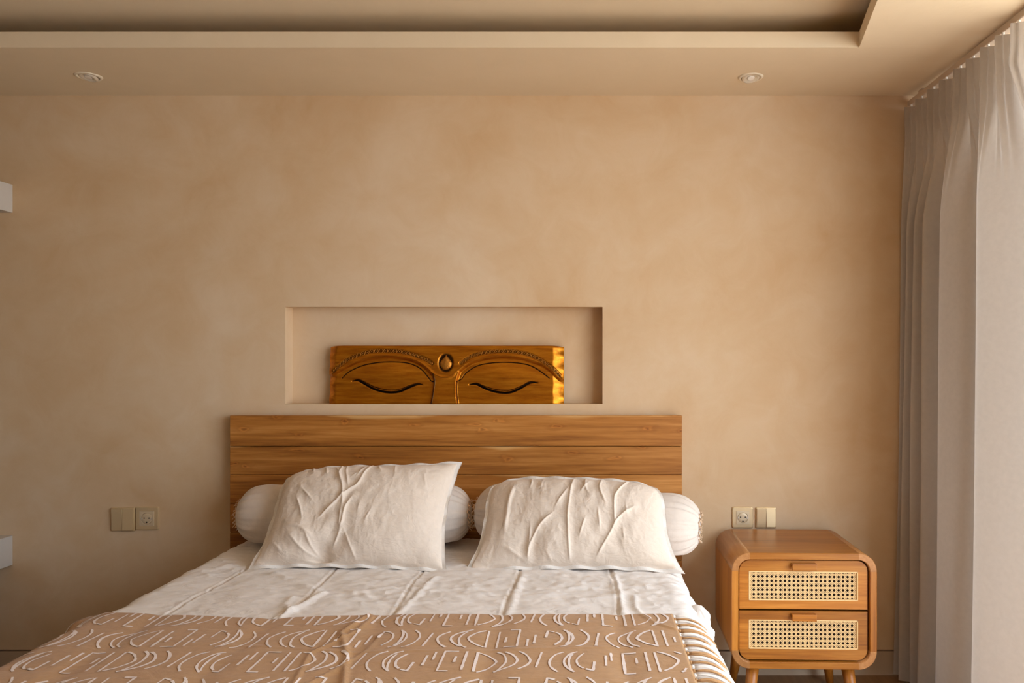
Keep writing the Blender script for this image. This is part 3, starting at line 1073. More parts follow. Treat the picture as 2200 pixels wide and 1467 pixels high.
# ---------------------------------------------------------------- pillows
def pillow(name, label, corners, front, back, crop, strokes, dents, round_c):
    """corners: BL, BR, TL, TR points; strokes are (crop polyline, amplitude, width)"""
    BL, BR_, TL, TR = [np.array(c) for c in corners]
    (ox, oy, sc), qc = crop       # crop origin/scale and the crop positions of the same corners
    qBL, qBR, qTL, qTR = [np.array(q, float) for q in qc]
    Wd = np.linalg.norm(BR_ - BL)
    Hd = np.linalg.norm((TL + TR) / 2 - (BL + BR_) / 2)
    nrm = np.cross(BR_ - BL, TL - BL)
    nrm /= np.linalg.norm(nrm)

    def inv(q):
        q = np.array(q, float)
        u, v = 0.5, 0.5
        for _ in range(30):
            p = qBL * (1 - u) * (1 - v) + qBR * u * (1 - v) + qTL * (1 - u) * v + qTR * u * v
            du = (qBR - qBL) * (1 - v) + (qTR - qTL) * v
            dv = (qTL - qBL) * (1 - u) + (qTR - qBR) * u
            J = np.array([du, dv]).T
            d = np.linalg.solve(J, q - p)
            u += d[0]; v += d[1]
        return (u * Wd, v * Hd)

    nu, nv = 270, 180
    fl = 0.013
    u = np.linspace(-fl / Wd, 1 + fl / Wd, nu)
    v = np.linspace(-fl / Hd, 1 + fl / Hd, nv)
    U, V = np.meshgrid(u, v, indexing='ij')
    a = np.clip(np.abs(2 * U - 1), 0, 1)
    b = np.clip(np.abs(2 * V - 1), 0, 1)
    prof = np.clip((1 - a ** 2.8) * (1 - b ** 2.6), 0, 1) ** 0.52
    # edges bow inward between the corners
    Uc, Vc = 2 * U - 1, 2 * V - 1
    Uw = U - 0.030 * Uc * (1 - Vc ** 2)
    Vw = V - np.where(Vc > 0, 0.022, 0.006) * Vc * (1 - Uc ** 2)
    for (cu, cv), amt in zip(((-1, -1), (1, -1), (-1, 1), (1, 1)), round_c):
        wgt = (np.clip(Uc * cu, 0, 1.2) * np.clip(Vc * cv, 0, 1.2)) ** 3
        Uw = Uw - cu * amt * 0.6 * wgt
        Vw = Vw - cv * amt * wgt
    base = (BL[None, None] * ((1 - Uw) * (1 - Vw))[..., None] + BR_[None, None] * (Uw * (1 - Vw))[..., None]
            + TL[None, None] * ((1 - Uw) * Vw)[..., None] + TR[None, None] * (Uw * Vw)[..., None])
    X, Y = U * Wd, V * Hd
    w = np.zeros_like(U)
    for pl, am, wd in strokes:
        q = smooth_poly([inv(p) for p in pl], 4)
        d = dist_poly(X, Y, q)
        e0 = np.hypot(X - q[0][0], Y - q[0][1]); e1 = np.hypot(X - q[-1][0], Y - q[-1][1])
        tp = 0.25 + 0.75 * sstep(np.minimum(e0, e1) / 0.03)
        w += 1.3 * am * tp * (0.45 * np.exp(-(d / (0.55 * wd)) ** 2) + 0.40 * np.exp(-(d / (2.2 * wd)) ** 2) - 0.35 * np.exp(-(d / (5 * wd)) ** 2))
    for c, am, wd in dents:
        q = inv(c)
        w += am * np.exp(-((X - q[0]) ** 2 + (Y - q[1]) ** 2) / wd ** 2)
    rg = 1 - np.abs(fnoise(X * 1.2 + 0.3 * Y, Y * 0.55, 13.0, 2.0 + front * 30, 3))
    w += 0.0042 * fnoise(X, Y, 4.0, 4.0 + front * 50, 3) + 0.0014 * fnoise(X * 1.3, Y * 0.7, 26.0, 8.0, 3) + 0.0008 * (np.clip(rg, 0, 1) ** 8 - 0.2)
    ins = sstep(prof / 0.35)
    rim = 1 - sstep(np.clip(prof * 6, 0, 1))
    wav = 0.006 * rim * np.sin(X * 60 + 3 * np.sin(Y * 17)) * np.cos(Y * 41)
    fpt = base + nrm * (front * prof + w * ins + wav)[..., None]
    bpt = base + nrm * (-back * prof + wav - 0.0025)[..., None]
    t = thing(name, label, 'pillow', tuple((BL + BR_) / 2))
    n, m = U.shape
    idx = np.arange(n * m).reshape(n, m)
    ff = np.stack([idx[:-1, :-1], idx[1:, :-1], idx[1:, 1:], idx[:-1, 1:]], -1).reshape(-1, 4)
    isrim = (prof < 0.02)
    frim = (isrim.reshape(-1)[ff].all(axis=1))
    loop = np.concatenate([idx[:-1, 0], idx[-1, :-1], idx[:0:-1, -1], idx[0, :0:-1]])
    k = n * m
    allv = np.concatenate([fpt.reshape(-1, 3), bpt.reshape(-1, 3)]) - np.array((BL + BR_) / 2)

    def part(nm, mask, mat):
        fs = [tuple(f) for f in ff[mask]] + [tuple((f + k)[::-1]) for f in ff[mask]]
        used = {}
        vv = []
        out = []
        if nm == 'flange':
            fs += [(int(a_), int(b_), int(b_) + k, int(a_) + k) for a_, b_ in zip(loop, np.roll(loop, -1))]
        for f in fs:
            g_ = []
            for i in f:
                if i not in used:
                    used[i] = len(vv)
                    vv.append(tuple(allv[i]))
                g_.append(used[i])
            out.append(g_)
        me = bpy.data.meshes.new(nm)
        me.from_pydata(vv, [], out)
        smooth_fn(me)
        finish(nm, me, mat, t)
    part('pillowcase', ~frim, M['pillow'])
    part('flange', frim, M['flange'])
    return t


cA = [P(554, 1209, 2.52), P(946, 1217, 2.50), P(612, 1004, 2.76), P(982, 998, 2.76)]
cropA = ((480, 880, 4.074), [((p - 480) * 4.074, (q - 880) * 4.074) for p, q in ((556, 1206), (944, 1214), (612, 1006), (980, 1002))])
wr = 0.0062
STA = [([(760, 460), (800, 560), (810, 630)], .007, wr), ([(880, 440), (920, 560), (940, 650)], .007, wr),
       ([(1040, 450), (1060, 560), (1050, 640), (1075, 740), (1085, 860), (1075, 960)], .010, wr),
       ([(1120, 470), (1105, 600), (1120, 700), (1130, 780)], .008, wr), ([(1185, 470), (1180, 540)], .006, wr),
       ([(990, 520), (1040, 620), (1060, 740)], .006, wr),
       ([(1280, 480), (1260, 570), (1200, 680)], .007, wr),
       ([(1350, 480), (1280, 620), (1220, 760), (1130, 820), (1000, 930), (860, 1050)], .009, wr),
       ([(1360, 500), (1420, 630)], .006, wr), ([(1170, 880), (1110, 970), (1080, 1080), (1050, 1150)], .009, wr),
       ([(1070, 960), (1050, 1140)], .007, wr), ([(1080, 1120), (980, 1260)], .008, wr), ([(1090, 1130), (1190, 1370)], .006, wr),
       ([(690, 770), (800, 890)], .007, wr), ([(650, 850), (700, 980), (715, 1060)], .007, wr),
       ([(750, 1150), (800, 1250), (870, 1310)], .008, wr), ([(620, 1180), (740, 1280), (870, 1310)], .009, wr),
       ([(450, 1200), (560, 1290)], .006, wr), ([(560, 1090), (700, 1120), (820, 1200)], .006, wr * 1.6),
       ([(1350, 980), (1280, 1090)], .005, wr), ([(1790, 650), (1820, 760)], .004, wr), ([(1520, 500), (1540, 660)], .005, wr),
       ([(1150, 690), (1220, 620)], .005, wr), ([(1240, 930), (1220, 1030)], .004, wr)]
pillow('bed_pillow', 'taller plump white pillow with creases fanning from its top seam, propped on a bolster', cA, 0.085, 0.055, cropA, STA,
       [((870, 1310), -0.035, 0.035), ((880, 960), -0.012, 0.05), ((650, 1170), 0.014, 0.06), ((1650, 1330), -0.008, 0.05), ((1000, 1230), -0.012, 0.05)],
       (-0.03, -0.02, 0.10, 0.0))

cB = [P(1022, 1215, 2.53), P(1446, 1216, 2.46), P(1049, 1022, 2.75), P(1428, 1034, 2.60)]
cropB = ((980, 980, 3.929), [((p - 980) * 3.929, (q - 980) * 3.929) for p, q in ((1022, 1215), (1446, 1216), (1049, 1022), (1428, 1034))])
STB = [([(650, 180), (655, 260), (640, 330)], .007, wr), ([(1040, 170), (1010, 300), (990, 450), (975, 600), (980, 930)], .008, .006),
       ([(980, 330), (870, 500)], .007, wr), ([(840, 570), (720, 670), (640, 800), (620, 900)], .009, wr),
       ([(640, 650), (625, 880)], .007, wr), ([(1500, 200), (1400, 370), (1380, 450), (1385, 650)], .008, wr),
       ([(1550, 500), (1420, 600), (1330, 740), (1200, 900)], .008, wr), ([(1240, 520), (1255, 700)], .006, wr),
       ([(1130, 600), (1070, 760)], .006, wr), ([(1270, 180), (1250, 330), (1310, 480)], .008, wr * 1.3),
       ([(1120, 170), (1130, 330), (1170, 400)], .007, wr * 1.2), ([(500, 280), (440, 450), (400, 700)], .012, wr * 2.4),
       ([(780, 850), (830, 930)], .007, wr), ([(1480, 470), (1490, 580)], .005, wr), ([(750, 250), (740, 340)], .006, wr),
       ([(1450, 650), (1455, 790)], .004, wr), ([(1160, 250), (1080, 380)], .006, wr), ([(400, 800), (600, 900)], .007, wr * 1.5)]
pillow('bed_pillow', 'flatter white pillow with a long upright crease, against the bolster jutting past the bed', cB, 0.070, 0.026, cropB, STB,
       [((640, 780), -0.010, 0.05), ((1350, 250), -0.008, 0.04), ((1600, 860), 0.008, 0.06)],
       (-0.045, -0.035, 0.10, 0.09))


# ---------------------------------------------------------------- carved panel in the niche
def cp(pts): return [(x / 3.055 + 600, y / 3.055 + 640) for x, y in pts]


RIDGE = smooth_poly(cp([(335, 500), (440, 440), (560, 395), (690, 380), (800, 385), (900, 415), (960, 455), (1010, 500), (1050, 518), (1088, 525),
                        (1130, 515), (1180, 470), (1250, 420), (1350, 390), (1450, 380), (1560, 385), (1680, 415), (1770, 460), (1845, 530)]), 5)
NOSE_L = smooth_poly(cp([(1005, 498), (1018, 545), (1012, 620), (1000, 700)]), 5)
NOSE_R = smooth_poly(cp([(1172, 480), (1152, 545), (1150, 620), (1160, 700)]), 5)
CREASE = [smooth_poly(cp(c), 5) for c in (
    [(400, 525), (450, 480), (540, 440), (650, 420), (760, 418), (850, 430), (920, 465), (970, 520), (988, 543), (1010, 550)],
    [(1160, 548), (1190, 530), (1220, 490), (1290, 445), (1380, 425), (1480, 420), (1600, 430), (1680, 460), (1770, 525)])]
LID = [smooth_poly(cp(c), 5) for c in (
    [(470, 545), (510, 535), (560, 556), (620, 585), (700, 603), (780, 600), (850, 573), (900, 560), (930, 568)],
    [(1245, 568), (1290, 558), (1350, 582), (1430, 603), (1510, 605), (1580, 580), (1640, 550), (1690, 555)])]
BEADS = [smooth_poly(cp(c), 8) for c in (
    [(350, 480), (430, 410), (520, 370), (600, 350), (690, 346), (790, 352), (880, 375), (950, 400), (997, 432)],
    [(1188, 428), (1260, 380), (1340, 358), (1420, 350), (1500, 349), (1580, 358), (1660, 380), (1740, 425), (1800, 470), (1838, 508)])]
PX0, PX1, PY0, PY1 = 702.0, 1211.0, 741.5, 867.0
PPM = 540.0


def relief(x, y):
    yr = np.interp(x, [p[0] for p in RIDGE], [p[1] for p in RIDGE])
    nl = np.interp(y, [p[1] for p in NOSE_L], [p[0] for p in NOSE_L])
    nr = np.interp(y, [p[1] for p in NOSE_R], [p[0] for p in NOSE_R])
    below = y > yr
    eyeL = below & (x < nl)
    eyeR = below & (x > nr)
    dr = dist_poly(x, y, RIDGE)
    dl, dn = dist_poly(x, y, NOSE_L), dist_poly(x, y, NOSE_R)
    h = np.zeros(x.shape)
    h = h - eyeL * 0.014 * sstep(np.minimum(dr / 7, dl / 5.0)) - eyeR * 0.014 * sstep(np.minimum(dr / 7, dn / 6.5))
    for cx, cy in ((826, 806), (1085, 806)):
        h = h + 0.007 * np.exp(-(((x - cx) / 72) ** 2 + ((y - cy) / 30) ** 2)) * (eyeL | eyeR)
    h = h + 0.003 * np.exp(-(dr / 3.0) ** 2) * (~below)
    # nose ridge below the brow meeting point is a touch lower
    nose = below & ~eyeL & ~eyeR
    h = h - nose * 0.003 * sstep(dr / 5)
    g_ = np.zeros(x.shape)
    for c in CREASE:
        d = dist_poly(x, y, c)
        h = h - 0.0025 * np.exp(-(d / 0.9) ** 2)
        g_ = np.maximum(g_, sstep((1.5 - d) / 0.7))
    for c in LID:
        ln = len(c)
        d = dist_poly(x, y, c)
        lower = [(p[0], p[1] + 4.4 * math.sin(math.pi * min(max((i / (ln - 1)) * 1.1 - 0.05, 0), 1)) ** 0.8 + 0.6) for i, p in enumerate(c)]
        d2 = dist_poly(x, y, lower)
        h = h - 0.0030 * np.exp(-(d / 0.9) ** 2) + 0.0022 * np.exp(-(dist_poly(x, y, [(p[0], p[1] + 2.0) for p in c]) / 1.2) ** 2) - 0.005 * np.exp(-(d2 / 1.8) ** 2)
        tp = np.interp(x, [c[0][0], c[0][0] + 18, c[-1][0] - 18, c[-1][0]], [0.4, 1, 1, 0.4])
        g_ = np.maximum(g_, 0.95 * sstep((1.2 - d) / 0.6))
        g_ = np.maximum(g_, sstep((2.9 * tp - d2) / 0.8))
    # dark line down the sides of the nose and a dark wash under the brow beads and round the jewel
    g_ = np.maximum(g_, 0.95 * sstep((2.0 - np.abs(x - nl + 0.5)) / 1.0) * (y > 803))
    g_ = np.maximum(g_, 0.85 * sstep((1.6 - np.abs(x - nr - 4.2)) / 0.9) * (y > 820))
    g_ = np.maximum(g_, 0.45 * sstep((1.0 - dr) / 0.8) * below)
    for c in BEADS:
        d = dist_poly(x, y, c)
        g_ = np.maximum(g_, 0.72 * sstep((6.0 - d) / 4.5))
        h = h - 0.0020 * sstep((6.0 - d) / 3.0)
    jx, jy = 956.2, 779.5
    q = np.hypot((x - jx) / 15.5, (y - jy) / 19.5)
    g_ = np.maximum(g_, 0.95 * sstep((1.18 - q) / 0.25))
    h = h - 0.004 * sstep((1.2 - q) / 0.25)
    # worn tool facets on the two ends
    for ex, sg in ((PX1, 1), (PX0, -1)):
        t = np.clip(1 - np.abs(x - ex) / (24 if sg > 0 else 18), 0, 1)
        h = h - 0.021 * t ** 1.35 - 0.003 * t * np.sin(y * 0.21 + 1.0)
    t = np.clip(1 - (y - PY0) / 6.0, 0, 1)
    h = h - 0.004 * t ** 2
    return h, np.clip(g_, 0, 1)


def make_panel():
    nx, nz = 640, 190
    x = np.linspace(PX0, PX1, nx)
    y = np.linspace(PY0, PY1, nz)
    X, Y = np.meshgrid(x, y, indexing='ij')
    h, gr = relief(X, Y)
    Yd = Y + 2.2 * np.clip((np.abs(X - 956) - 215) / 45, 0, 1) ** 2 * np.clip(1 - (Y - PY0) / 40, 0, 1)
    cz = wz(867.0)
    cx = wx((PX0 + PX1) / 2)
    t = thing('carved_panel', 'gilded carved wooden panel of two closed eyes standing in the wall niche', 'carving', (cx, 0.022, NZ0))
    t.rotation_euler = (math.radians(-7.5), 0, 0)
    th = 0.030
    front = np.stack([(X - (PX0 + PX1) / 2) / PPM, -th / 2 - 0.012 - h, (PY1 - Yd) / PPM], -1)
    n, m = X.shape
    idx = np.arange(n * m).reshape(n, m)
    ff = np.stack([idx[:-1, :-1], idx[:-1, 1:], idx[1:, 1:], idx[1:, :-1]], -1).reshape(-1, 4)
    loop = np.concatenate([idx[:-1, 0], idx[-1, :-1], idx[:0:-1, -1], idx[0, :0:-1]])
    verts = front.reshape(-1, 3).tolist()
    b0 = len(verts)
    for i in loop:
        p = verts[int(i)]
        verts.append((p[0], th / 2, p[2]))
    faces = [tuple(f) for f in ff.tolist()]
    L = len(loop)
    for k in range(L):
        a, b_ = int(loop[k]), int(loop[(k + 1) % L])
        faces.append((a, b_, b0 + (k + 1) % L, b0 + k))
    faces.append(tuple(range(b0 + L - 1, b0 - 1, -1)))
    me = bpy.data.meshes.new('relief_board')
    me.from_pydata(verts, [], faces)
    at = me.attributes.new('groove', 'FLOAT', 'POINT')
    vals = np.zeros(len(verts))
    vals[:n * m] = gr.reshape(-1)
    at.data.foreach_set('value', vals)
    smooth_fn(me)
    o = finish('relief_board', me, M['gold'], t)

    def local(px, py, out=0.0):
        hh, _ = relief(np.array([px]), np.array([py]))
        return Vector(((px - (PX0 + PX1) / 2) / PPM, -th / 2 - 0.012 - float(hh[0]) - out, (PY1 - py) / PPM))
    # rings of the two beaded bands
    for c in BEADS:
        pl = np.array(c)
        seg = np.hypot(*(pl[1:] - pl[:-1]).T)
        cum = np.concatenate([[0], np.cumsum(seg)])
        bm = bmesh.new()
        s = 2.0
        while s < cum[-1] - 1:
            px, py = np.interp(s, cum, pl[:, 0]), np.interp(s, cum, pl[:, 1])
            mid = math.sin(math.pi * s / cum[-1])
            R = (2.6 + 1.9 * mid) / PPM
            ctr = local(px, py, 0.0010)
            rings = []
            for k in range(14):
                a = 2 * math.pi * k / 14
                rings.append([bm.verts.new(ctr + Vector(((R + r_ * 0.0016) * math.cos(a), -q * 0.0018, (R + r_ * 0.0016) * math.sin(a)))) for r_, q in ((0.4, -0.8), (0.2, 0.7), (-0.5, 0.7), (-0.8, -0.8))])
            for k in range(14):
                for j in range(3):
                    bm.faces.new((rings[k][j], rings[(k + 1) % 14][j], rings[(k + 1) % 14][j + 1], rings[k][j + 1]))
            d = bmesh.ops.create_icosphere(bm, subdivisions=1, radius=0.0019)
            for v in d['verts']: v.co = v.co + ctr
            s += (2 * R * PPM) + 1.2
        b_ = bm_obj('beaded_band', bm, M['bronze'], t, True)
        b_['label'] = 'band of small carved rings along the brow'
    # teardrop jewel
    jx, jy = 956.2, 779.5
    bm = bmesh.new()
    rows = []
    nr, na = 9, 40
    c0 = local(jx, jy)
    for i in range(nr):
        q = i / (nr - 1)
        row = []
        for k in range(na):
            a = 2 * math.pi * k / na
            rx = 13.2 * math.sin(a)
            up = math.cos(a)
            taper = 1.0 - 0.80 * max(up, 0) ** 1.1
            x_ = rx * taper * (1 - q)
            z_ = (17.5 * up if up > 0 else 15.0 * up) * (1 - q)
            dome = 0.009 * math.sqrt(max(0, 1 - (1 - q) ** 2)) + 0.0006 * math.sin(a * 14) * (1 - q) * q * 4
            row.append(bm.verts.new((c0.x + x_ / PPM, c0.y - dome - 0.001, c0.z + z_ / PPM)))
        rows.append(row)
    for i in range(nr - 1):
        for k in range(na):
            bm.faces.new((rows[i][k], rows[i][(k + 1) % na], rows[i + 1][(k + 1) % na], rows[i + 1][k]))
    bmesh.ops.remove_doubles(bm, verts=bm.verts[:], dist=1e-5)
    j = bm_obj('forehead_jewel', bm, M['bronze'], t, True)
    j['label'] = 'carved teardrop jewel between the brows'
    return t


make_panel()


# ---------------------------------------------------------------- nightstand
def make_nightstand():
    x0, x1 = 0.519, 1.013
    D0 = 2.58
    z0, z1 = 0.192, 0.590
    yb, yf = -0.050, D0 - CAM_D
    cx = (x0 + x1) / 2
    t = thing('nightstand', 'honey coloured wooden nightstand with two woven cane drawers on splayed legs', 'nightstand', (cx, -0.235, 0), math.radians(-1.6))
    w, hgt = (x1 - x0) / 2, (z1 - z0) / 2
    zc = (z0 + z1) / 2
    yB, yF = yb + 0.235, yf + 0.235
    th, R = 0.0235, 0.062
    # shell pieces: straight panels and bent corner blocks
    def shell_piece(name, prof_pts, mat):
        """prof_pts: list of (outer xz, inner xz)"""
        bm = bmesh.new()
        rows = []
        ch = 0.002
        for (ox, oz), (ix, iz) in prof_pts:
            dx, dz = ix - ox, iz - oz
            L = math.hypot(dx, dz)
            ux, uz = dx / L, dz / L
            ring = []
            for a, y in ((0, yB), (0, yF + ch), (ch, yF), (L - ch, yF), (L, yF + ch), (L, yB)):
                ring.append(bm.verts.new((ox + ux * a, y, oz + uz * a)))
            rows.append(ring)
        for r0, r1 in zip(rows[:-1], rows[1:]):
            for k in range(6):
                bm.faces.new((r0[k], r0[(k + 1) % 6], r1[(k + 1) % 6], r1[k]))
        bm.faces.new(rows[0]); bm.faces.new(rows[-1])
        return bm_obj(name, bm, mat, t, False)
    zt, zb = zc + hgt, zc - hgt
    shell_piece('top_panel', [((-w + R, zt), (-w + R, zt - th)), ((w - R, zt), (w - R, zt - th))], M['oak'])
    shell_piece('bottom_panel', [((w - R, zb), (w - R, zb + th)), ((-w + R, zb), (-w + R, zb + th))], M['oak'])
    shell_piece('side_panel', [((w, zt - R), (w - th, zt - R)), ((w, zb + R), (w - th, zb + R))], M['oak_z'])
    shell_piece('side_panel', [((-w, zb + R), (-w + th, zb + R)), ((-w, zt - R), (-w + th, zt - R))], M['oak_z'])
    for sx, sz in ((1, 1), (1, -1), (-1, 1), (-1, -1)):
        pp = []
        for k in range(11):
            a = math.pi / 2 * k / 10
            c_, s_ = math.cos(a), math.sin(a)
            ox, oz = sx * (w - R), zc + sz * (hgt - R)
            pp.append(((ox + sx * R * c_, oz + sz * R * s_), (ox + sx * (R - th) * c_, oz + sz * (R - th) * s_)))
        o = shell_piece('corner_block', pp, M['oak_c'])
        for p in o.data.polygons: p.use_smooth = len(p.vertices) == 4 and abs(p.normal.y) < 0.5
    box('back_panel', (-w + th - 0.004, yB - 0.012, zb + th - 0.004), (w - th + 0.004, yB - 0.004, zt - th + 0.004), M['oak'], t)
    # drawers
    ix = w - th - 0.0050
    ih = hgt - th - 0.0050
    gap = 0.0035
    rr = R - th - 0.003
    zm = zc + 0.0
    for up in (1, 0):
        lo, hi = (zm + gap, zc + ih) if up else (zc - ih, zm - gap)
        dz_c = (lo + hi) / 2
        pw, ph = 0.373 / 2, 0.1005 / 2
        pz = dz_c - (0.004 if up else -0.003)
        def arc(cx_, cz_, a0):
            return [(cx_ + rr * math.cos(math.radians(a0 + 11.25 * k)), cz_ + rr * math.sin(math.radians(a0 + 11.25 * k))) for k in range(9)]
        yd = yF + 0.012
        d = box('drawer', (-ix + 0.012, yd + 0.0165, lo + 0.006), (ix - 0.012, yd + 0.046, hi - 0.006), M['dark'], t)
        zt_, zb_ = pz + ph, pz - ph
        if up:
            top_poly = [(ix, zt_)] + arc(ix - rr, hi - rr, 0) + arc(-ix + rr, hi - rr, 90) + [(-ix, zt_)]
            bot_poly = [(ix, lo), (ix, zb_), (-ix, zb_), (-ix, lo)]
        else:
            top_poly = [(ix, zt_), (ix, hi), (-ix, hi), (-ix, zt_)]
            bot_poly = [(-ix, zb_)] + arc(-ix + rr, lo + rr, 180) + arc(ix - rr, lo + rr, 270) + [(ix, zb_)]
        for nm, poly, mt in (('drawer_rail', top_poly, 'oak'), ('drawer_rail', bot_poly, 'oak'),
                             ('drawer_stile', [(-ix, zb_), (-pw, zb_), (-pw, zt_), (-ix, zt_)], 'oak'), ('drawer_stile', [(pw, zb_), (ix, zb_), (ix, zt_), (pw, zt_)], 'oak')):
            bm = bmesh.new()
            f0 = [bm.verts.new((a_, yd, b_)) for a_, b_ in poly]
            f1 = [bm.verts.new((a_, yd + 0.017, b_)) for a_, b_ in poly]
            bm.faces.new(f0); bm.faces.new(f1[::-1])
            for k in range(len(poly)):
                bm.faces.new((f0[k], f0[(k + 1) % len(poly)], f1[(k + 1) % len(poly)], f1[k]))
            bm_obj(nm, bm, M[mt], d)
        # box behind the front, dark inside
        box('drawer_box', (-ix + 0.02, yd + 0.044, lo + 0.012), (ix - 0.02, yd + 0.22, hi - 0.012), M['dark'], d)
        # cane webbing
        p = 0.01528
        bm = bmesh.new()
        yc = yd + 0.006
        def strip(a, b_, wd, y_, th_=0.0009):
            a, b_ = Vector((a[0], a[1])), Vector((b_[0], b_[1]))
            dr = b_ - a
            if dr.length < 1e-4: return
            dr.normalize()
            nn = Vector((-dr.y, dr.x)) * wd / 2
            q = [a + nn, b_ + nn, b_ - nn, a - nn]
            f0 = [bm.verts.new((v.x, y_, pz + v.y)) for v in q]
            f1 = [bm.verts.new((v.x, y_ + th_, pz + v.y)) for v in q]
            bm.faces.new(f0); bm.faces.new(f1[::-1])
            for k in range(4): bm.faces.new((f0[k], f0[(k + 1) % 4], f1[(k + 1) % 4], f1[k]))
        nxh, nzh = 23, 5
        for i in range(nxh + 1):
            xc = (i - nxh / 2) * p
            for o_ in (-0.13, 0.13):
                strip((xc + o_ * p, -ph), (xc + o_ * p, ph), p * 0.15, yc)
        for j in range(nzh + 1):
            zz = (j - nzh / 2) * p
            for o_ in (-0.13, 0.13):
                strip((-pw, zz + o_ * p), (pw, zz + o_ * p), p * 0.15, yc - 0.0007)
        for k in range(-(nxh + nzh + 4), nxh + nzh + 5):
            for sg in (1, -1):
                c_ = k * p
                # line z = sg*x + c, through the crossings of the pairs
                c_ += p / 2 if (nxh + nzh) % 2 == 0 else 0.0
                xs = sorted([(-ph - c_) / sg, (ph - c_) / sg])
                a_, b2 = max(xs[0], -pw), min(xs[1], pw)
                if b2 - a_ > 0.002:
                    strip((a_, sg * a_ + c_), (b2, sg * b2 + c_), p * 0.14, yc - 0.0013 + (0.0006 if sg > 0 else 0))
        cw = bm_obj('cane_webbing', bm, M['cane'], d)
        cw['kind'] = 'stuff'
        cw['label'] = 'pale woven cane webbing'
        bm = bmesh.new()
        bw = 0.0045
        for lo_, hi_ in (((-pw, pz + ph - bw), (pw, pz + ph)), ((-pw, pz - ph), (pw, pz - ph + bw)), ((-pw, pz - ph), (-pw + bw, pz + ph)), ((pw - bw, pz - ph), (pw, pz + ph))):
            box_bm(bm, (lo_[0], yd - 0.001, lo_[1]), (hi_[0], yd + 0.008, hi_[1]), 0.0008, 1)
        bm_obj('cane_border', bm, M['cane'], d)
        box('cane_backing', (-pw - 0.004, yd + 0.016, pz - ph - 0.004), (pw + 0.004, yd + 0.0178, pz + ph + 0.004), M['dark'], d)
        # handle block with a lip
        bm = bmesh.new()
        hz1 = pz + ph + (hi - pz - ph) * 0.80
        hz0 = hz1 - 0.0225
        box_bm(bm, (-0.0415, yd - 0.020, hz0), (0.0415, yd - 0.012, hz1), 0.0015)
        box_bm(bm, (-0.0415, yd - 0.014, hz1 - 0.009), (0.0415, yd + 0.001, hz1), 0.0015)
        bm_obj('handle', bm, M['oak'], d)
    # legs
    for sx in (-1, 1):
        for yy, sy in ((yF + 0.055, -1), (yB - 0.055, 1)):
            bm = bmesh.new()
            tube_bm(bm, [(sx * (w - 0.085), yy, zb + 0.004), (sx * (w - 0.070), yy + sy * 0.012, 0.08), (sx * (w - 0.058), yy + sy * 0.022, 0.0)], [0.0225, 0.0185, 0.0135], 20)
            bm_obj('leg', bm, M['oak_z'], t, True)
    return t


make_nightstand()

# ---------------------------------------------------------------- curtain and rail
RAILX, RAILZ = 1.300, 2.262
rail = thing('curtain_rail', 'slim painted curtain rail under the ceiling carrying the greige curtain', 'curtain rail', (RAILX, -1.8, RAILZ))
bm = bmesh.new()
box_bm(bm, (-0.012, -1.75, -0.010), (0.012, 1.785, 0.013), 0.002, 1)
bm_obj('track', bm, M['rail'], rail)
for yy in (-0.12, -0.9, -1.8, -2.7, -3.4):
    box('bracket', (-0.008, yy + 1.8 - 0.015, 0.008), (0.008, yy + 1.8 + 0.015, SOF + 0.005 - RAILZ), M['rail'], rail)

HOOKS = [-0.046, -0.139, -0.236, -0.33, -0.43, -0.515, -0.605, -0.69, -0.775]


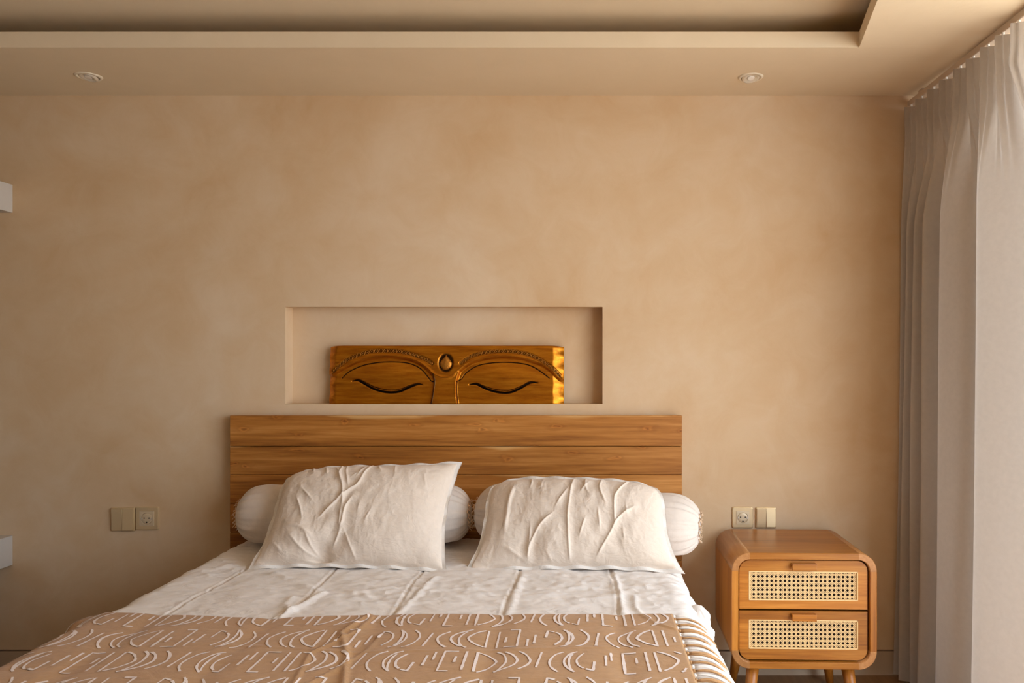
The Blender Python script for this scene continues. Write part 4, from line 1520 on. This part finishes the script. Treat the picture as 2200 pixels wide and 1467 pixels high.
def make_curtain():
    t = thing('curtain', 'greige pinch-pleated curtain drawn to the corner beside the nightstand', 'curtain', (RAILX, -0.55, 0))
    ctl = [(-0.004, 1.330), (-0.024, 1.262), (-0.050, 1.335), (-0.080, 1.258), (-0.108, 1.345), (-0.142, 1.262), (-0.178, 1.350), (-0.216, 1.262), (-0.258, 1.330),
           (-0.302, 1.420), (-0.322, 1.320), (-0.350, 1.262), (-0.42, 1.266), (-0.500, 1.300), (-0.530, 1.375), (-0.556, 1.300), (-0.590, 1.262), (-0.630, 1.268),
           (-0.670, 1.302), (-0.720, 1.342), (-0.765, 1.370), (-0.800, 1.366)]
    body = np.array(smooth_poly(ctl, 16))
    n = len(body)
    cu = np.linspace(0, 1, n)
    # heading: nearly straight with sharp pleats under each hook
    hy = np.linspace(-0.010, -0.80, n)
    hx = np.full(n, RAILX - 0.004)
    for h in HOOKS:
        d = (hy - h)
        hx = hx - 0.032 * np.exp(-(d / 0.007) ** 2) - 0.016 * np.exp(-((d - 0.016) / 0.006) ** 2) - 0.016 * np.exp(-((d + 0.016) / 0.006) ** 2)
        hx = hx + 0.010 * np.exp(-((d - 0.045) / 0.02) ** 2)
    zs = np.concatenate([np.linspace(2.243, 2.12, 14), np.linspace(2.10, 1.5, 34), np.linspace(1.47, 0.015, 60)])
    pts = np.zeros((n, len(zs), 3))
    for j, z in enumerate(zs):
        k = float(sstep(np.array((2.125 - z) / 0.40)))
        k = k ** 0.8
        pin = math.exp(-((z - 2.125) / 0.03) ** 2)
        y = hy * (1 - k) + body[:, 0] * k
        x = hx * (1 - k) + body[:, 1] * k
        x = x + pin * 0.006 * np.sin(hy * 400)
        low = max(0.0, (2.2 - z) / 2.2)
        # folds lean and swell toward the hem
        x = x - 0.030 * low ** 1.5 + 0.006 * np.sin(y * 31 + z * 2.3) * low
        y = y + 0.012 * low * np.sin(z * 2.1 + y * 9) * np.clip(-y / 0.1, 0, 1) - 0.020 * low * np.clip((-y - 0.3) / 0.3, 0, 1)
        zz = z
        if j < 6:
            dmin = np.min(np.abs(hy[:, None] - np.array(HOOKS)[None]), axis=1)
            zz = z - 0.010 * np.clip(dmin / 0.045, 0, 1) * (1 - j / 6)
        pts[:, j, 0] = x - RAILX
        pts[:, j, 1] = np.minimum(y, -0.002) + 0.55
        pts[:, j, 2] = zz
    me = grid_mesh('curtain_fabric', pts)
    smooth_fn(me)
    finish('curtain_fabric', me, M['curtain'], t)
    for h in HOOKS:
        bm = bmesh.new()
        box_bm(bm, (-0.013, h + 0.55 - 0.004, 2.243), (-0.005, h + 0.55 + 0.004, 2.254), 0.002, 1)
        tube_bm(bm, [(-0.010, h + 0.55, 2.246), (-0.016, h + 0.55 + 0.004, 2.238), (-0.012, h + 0.55, 2.225), (-0.008, h + 0.55, 2.232)], 0.0017, 5)
        bm_obj('glider_hook', bm, M['white_pl'], t)


make_curtain()
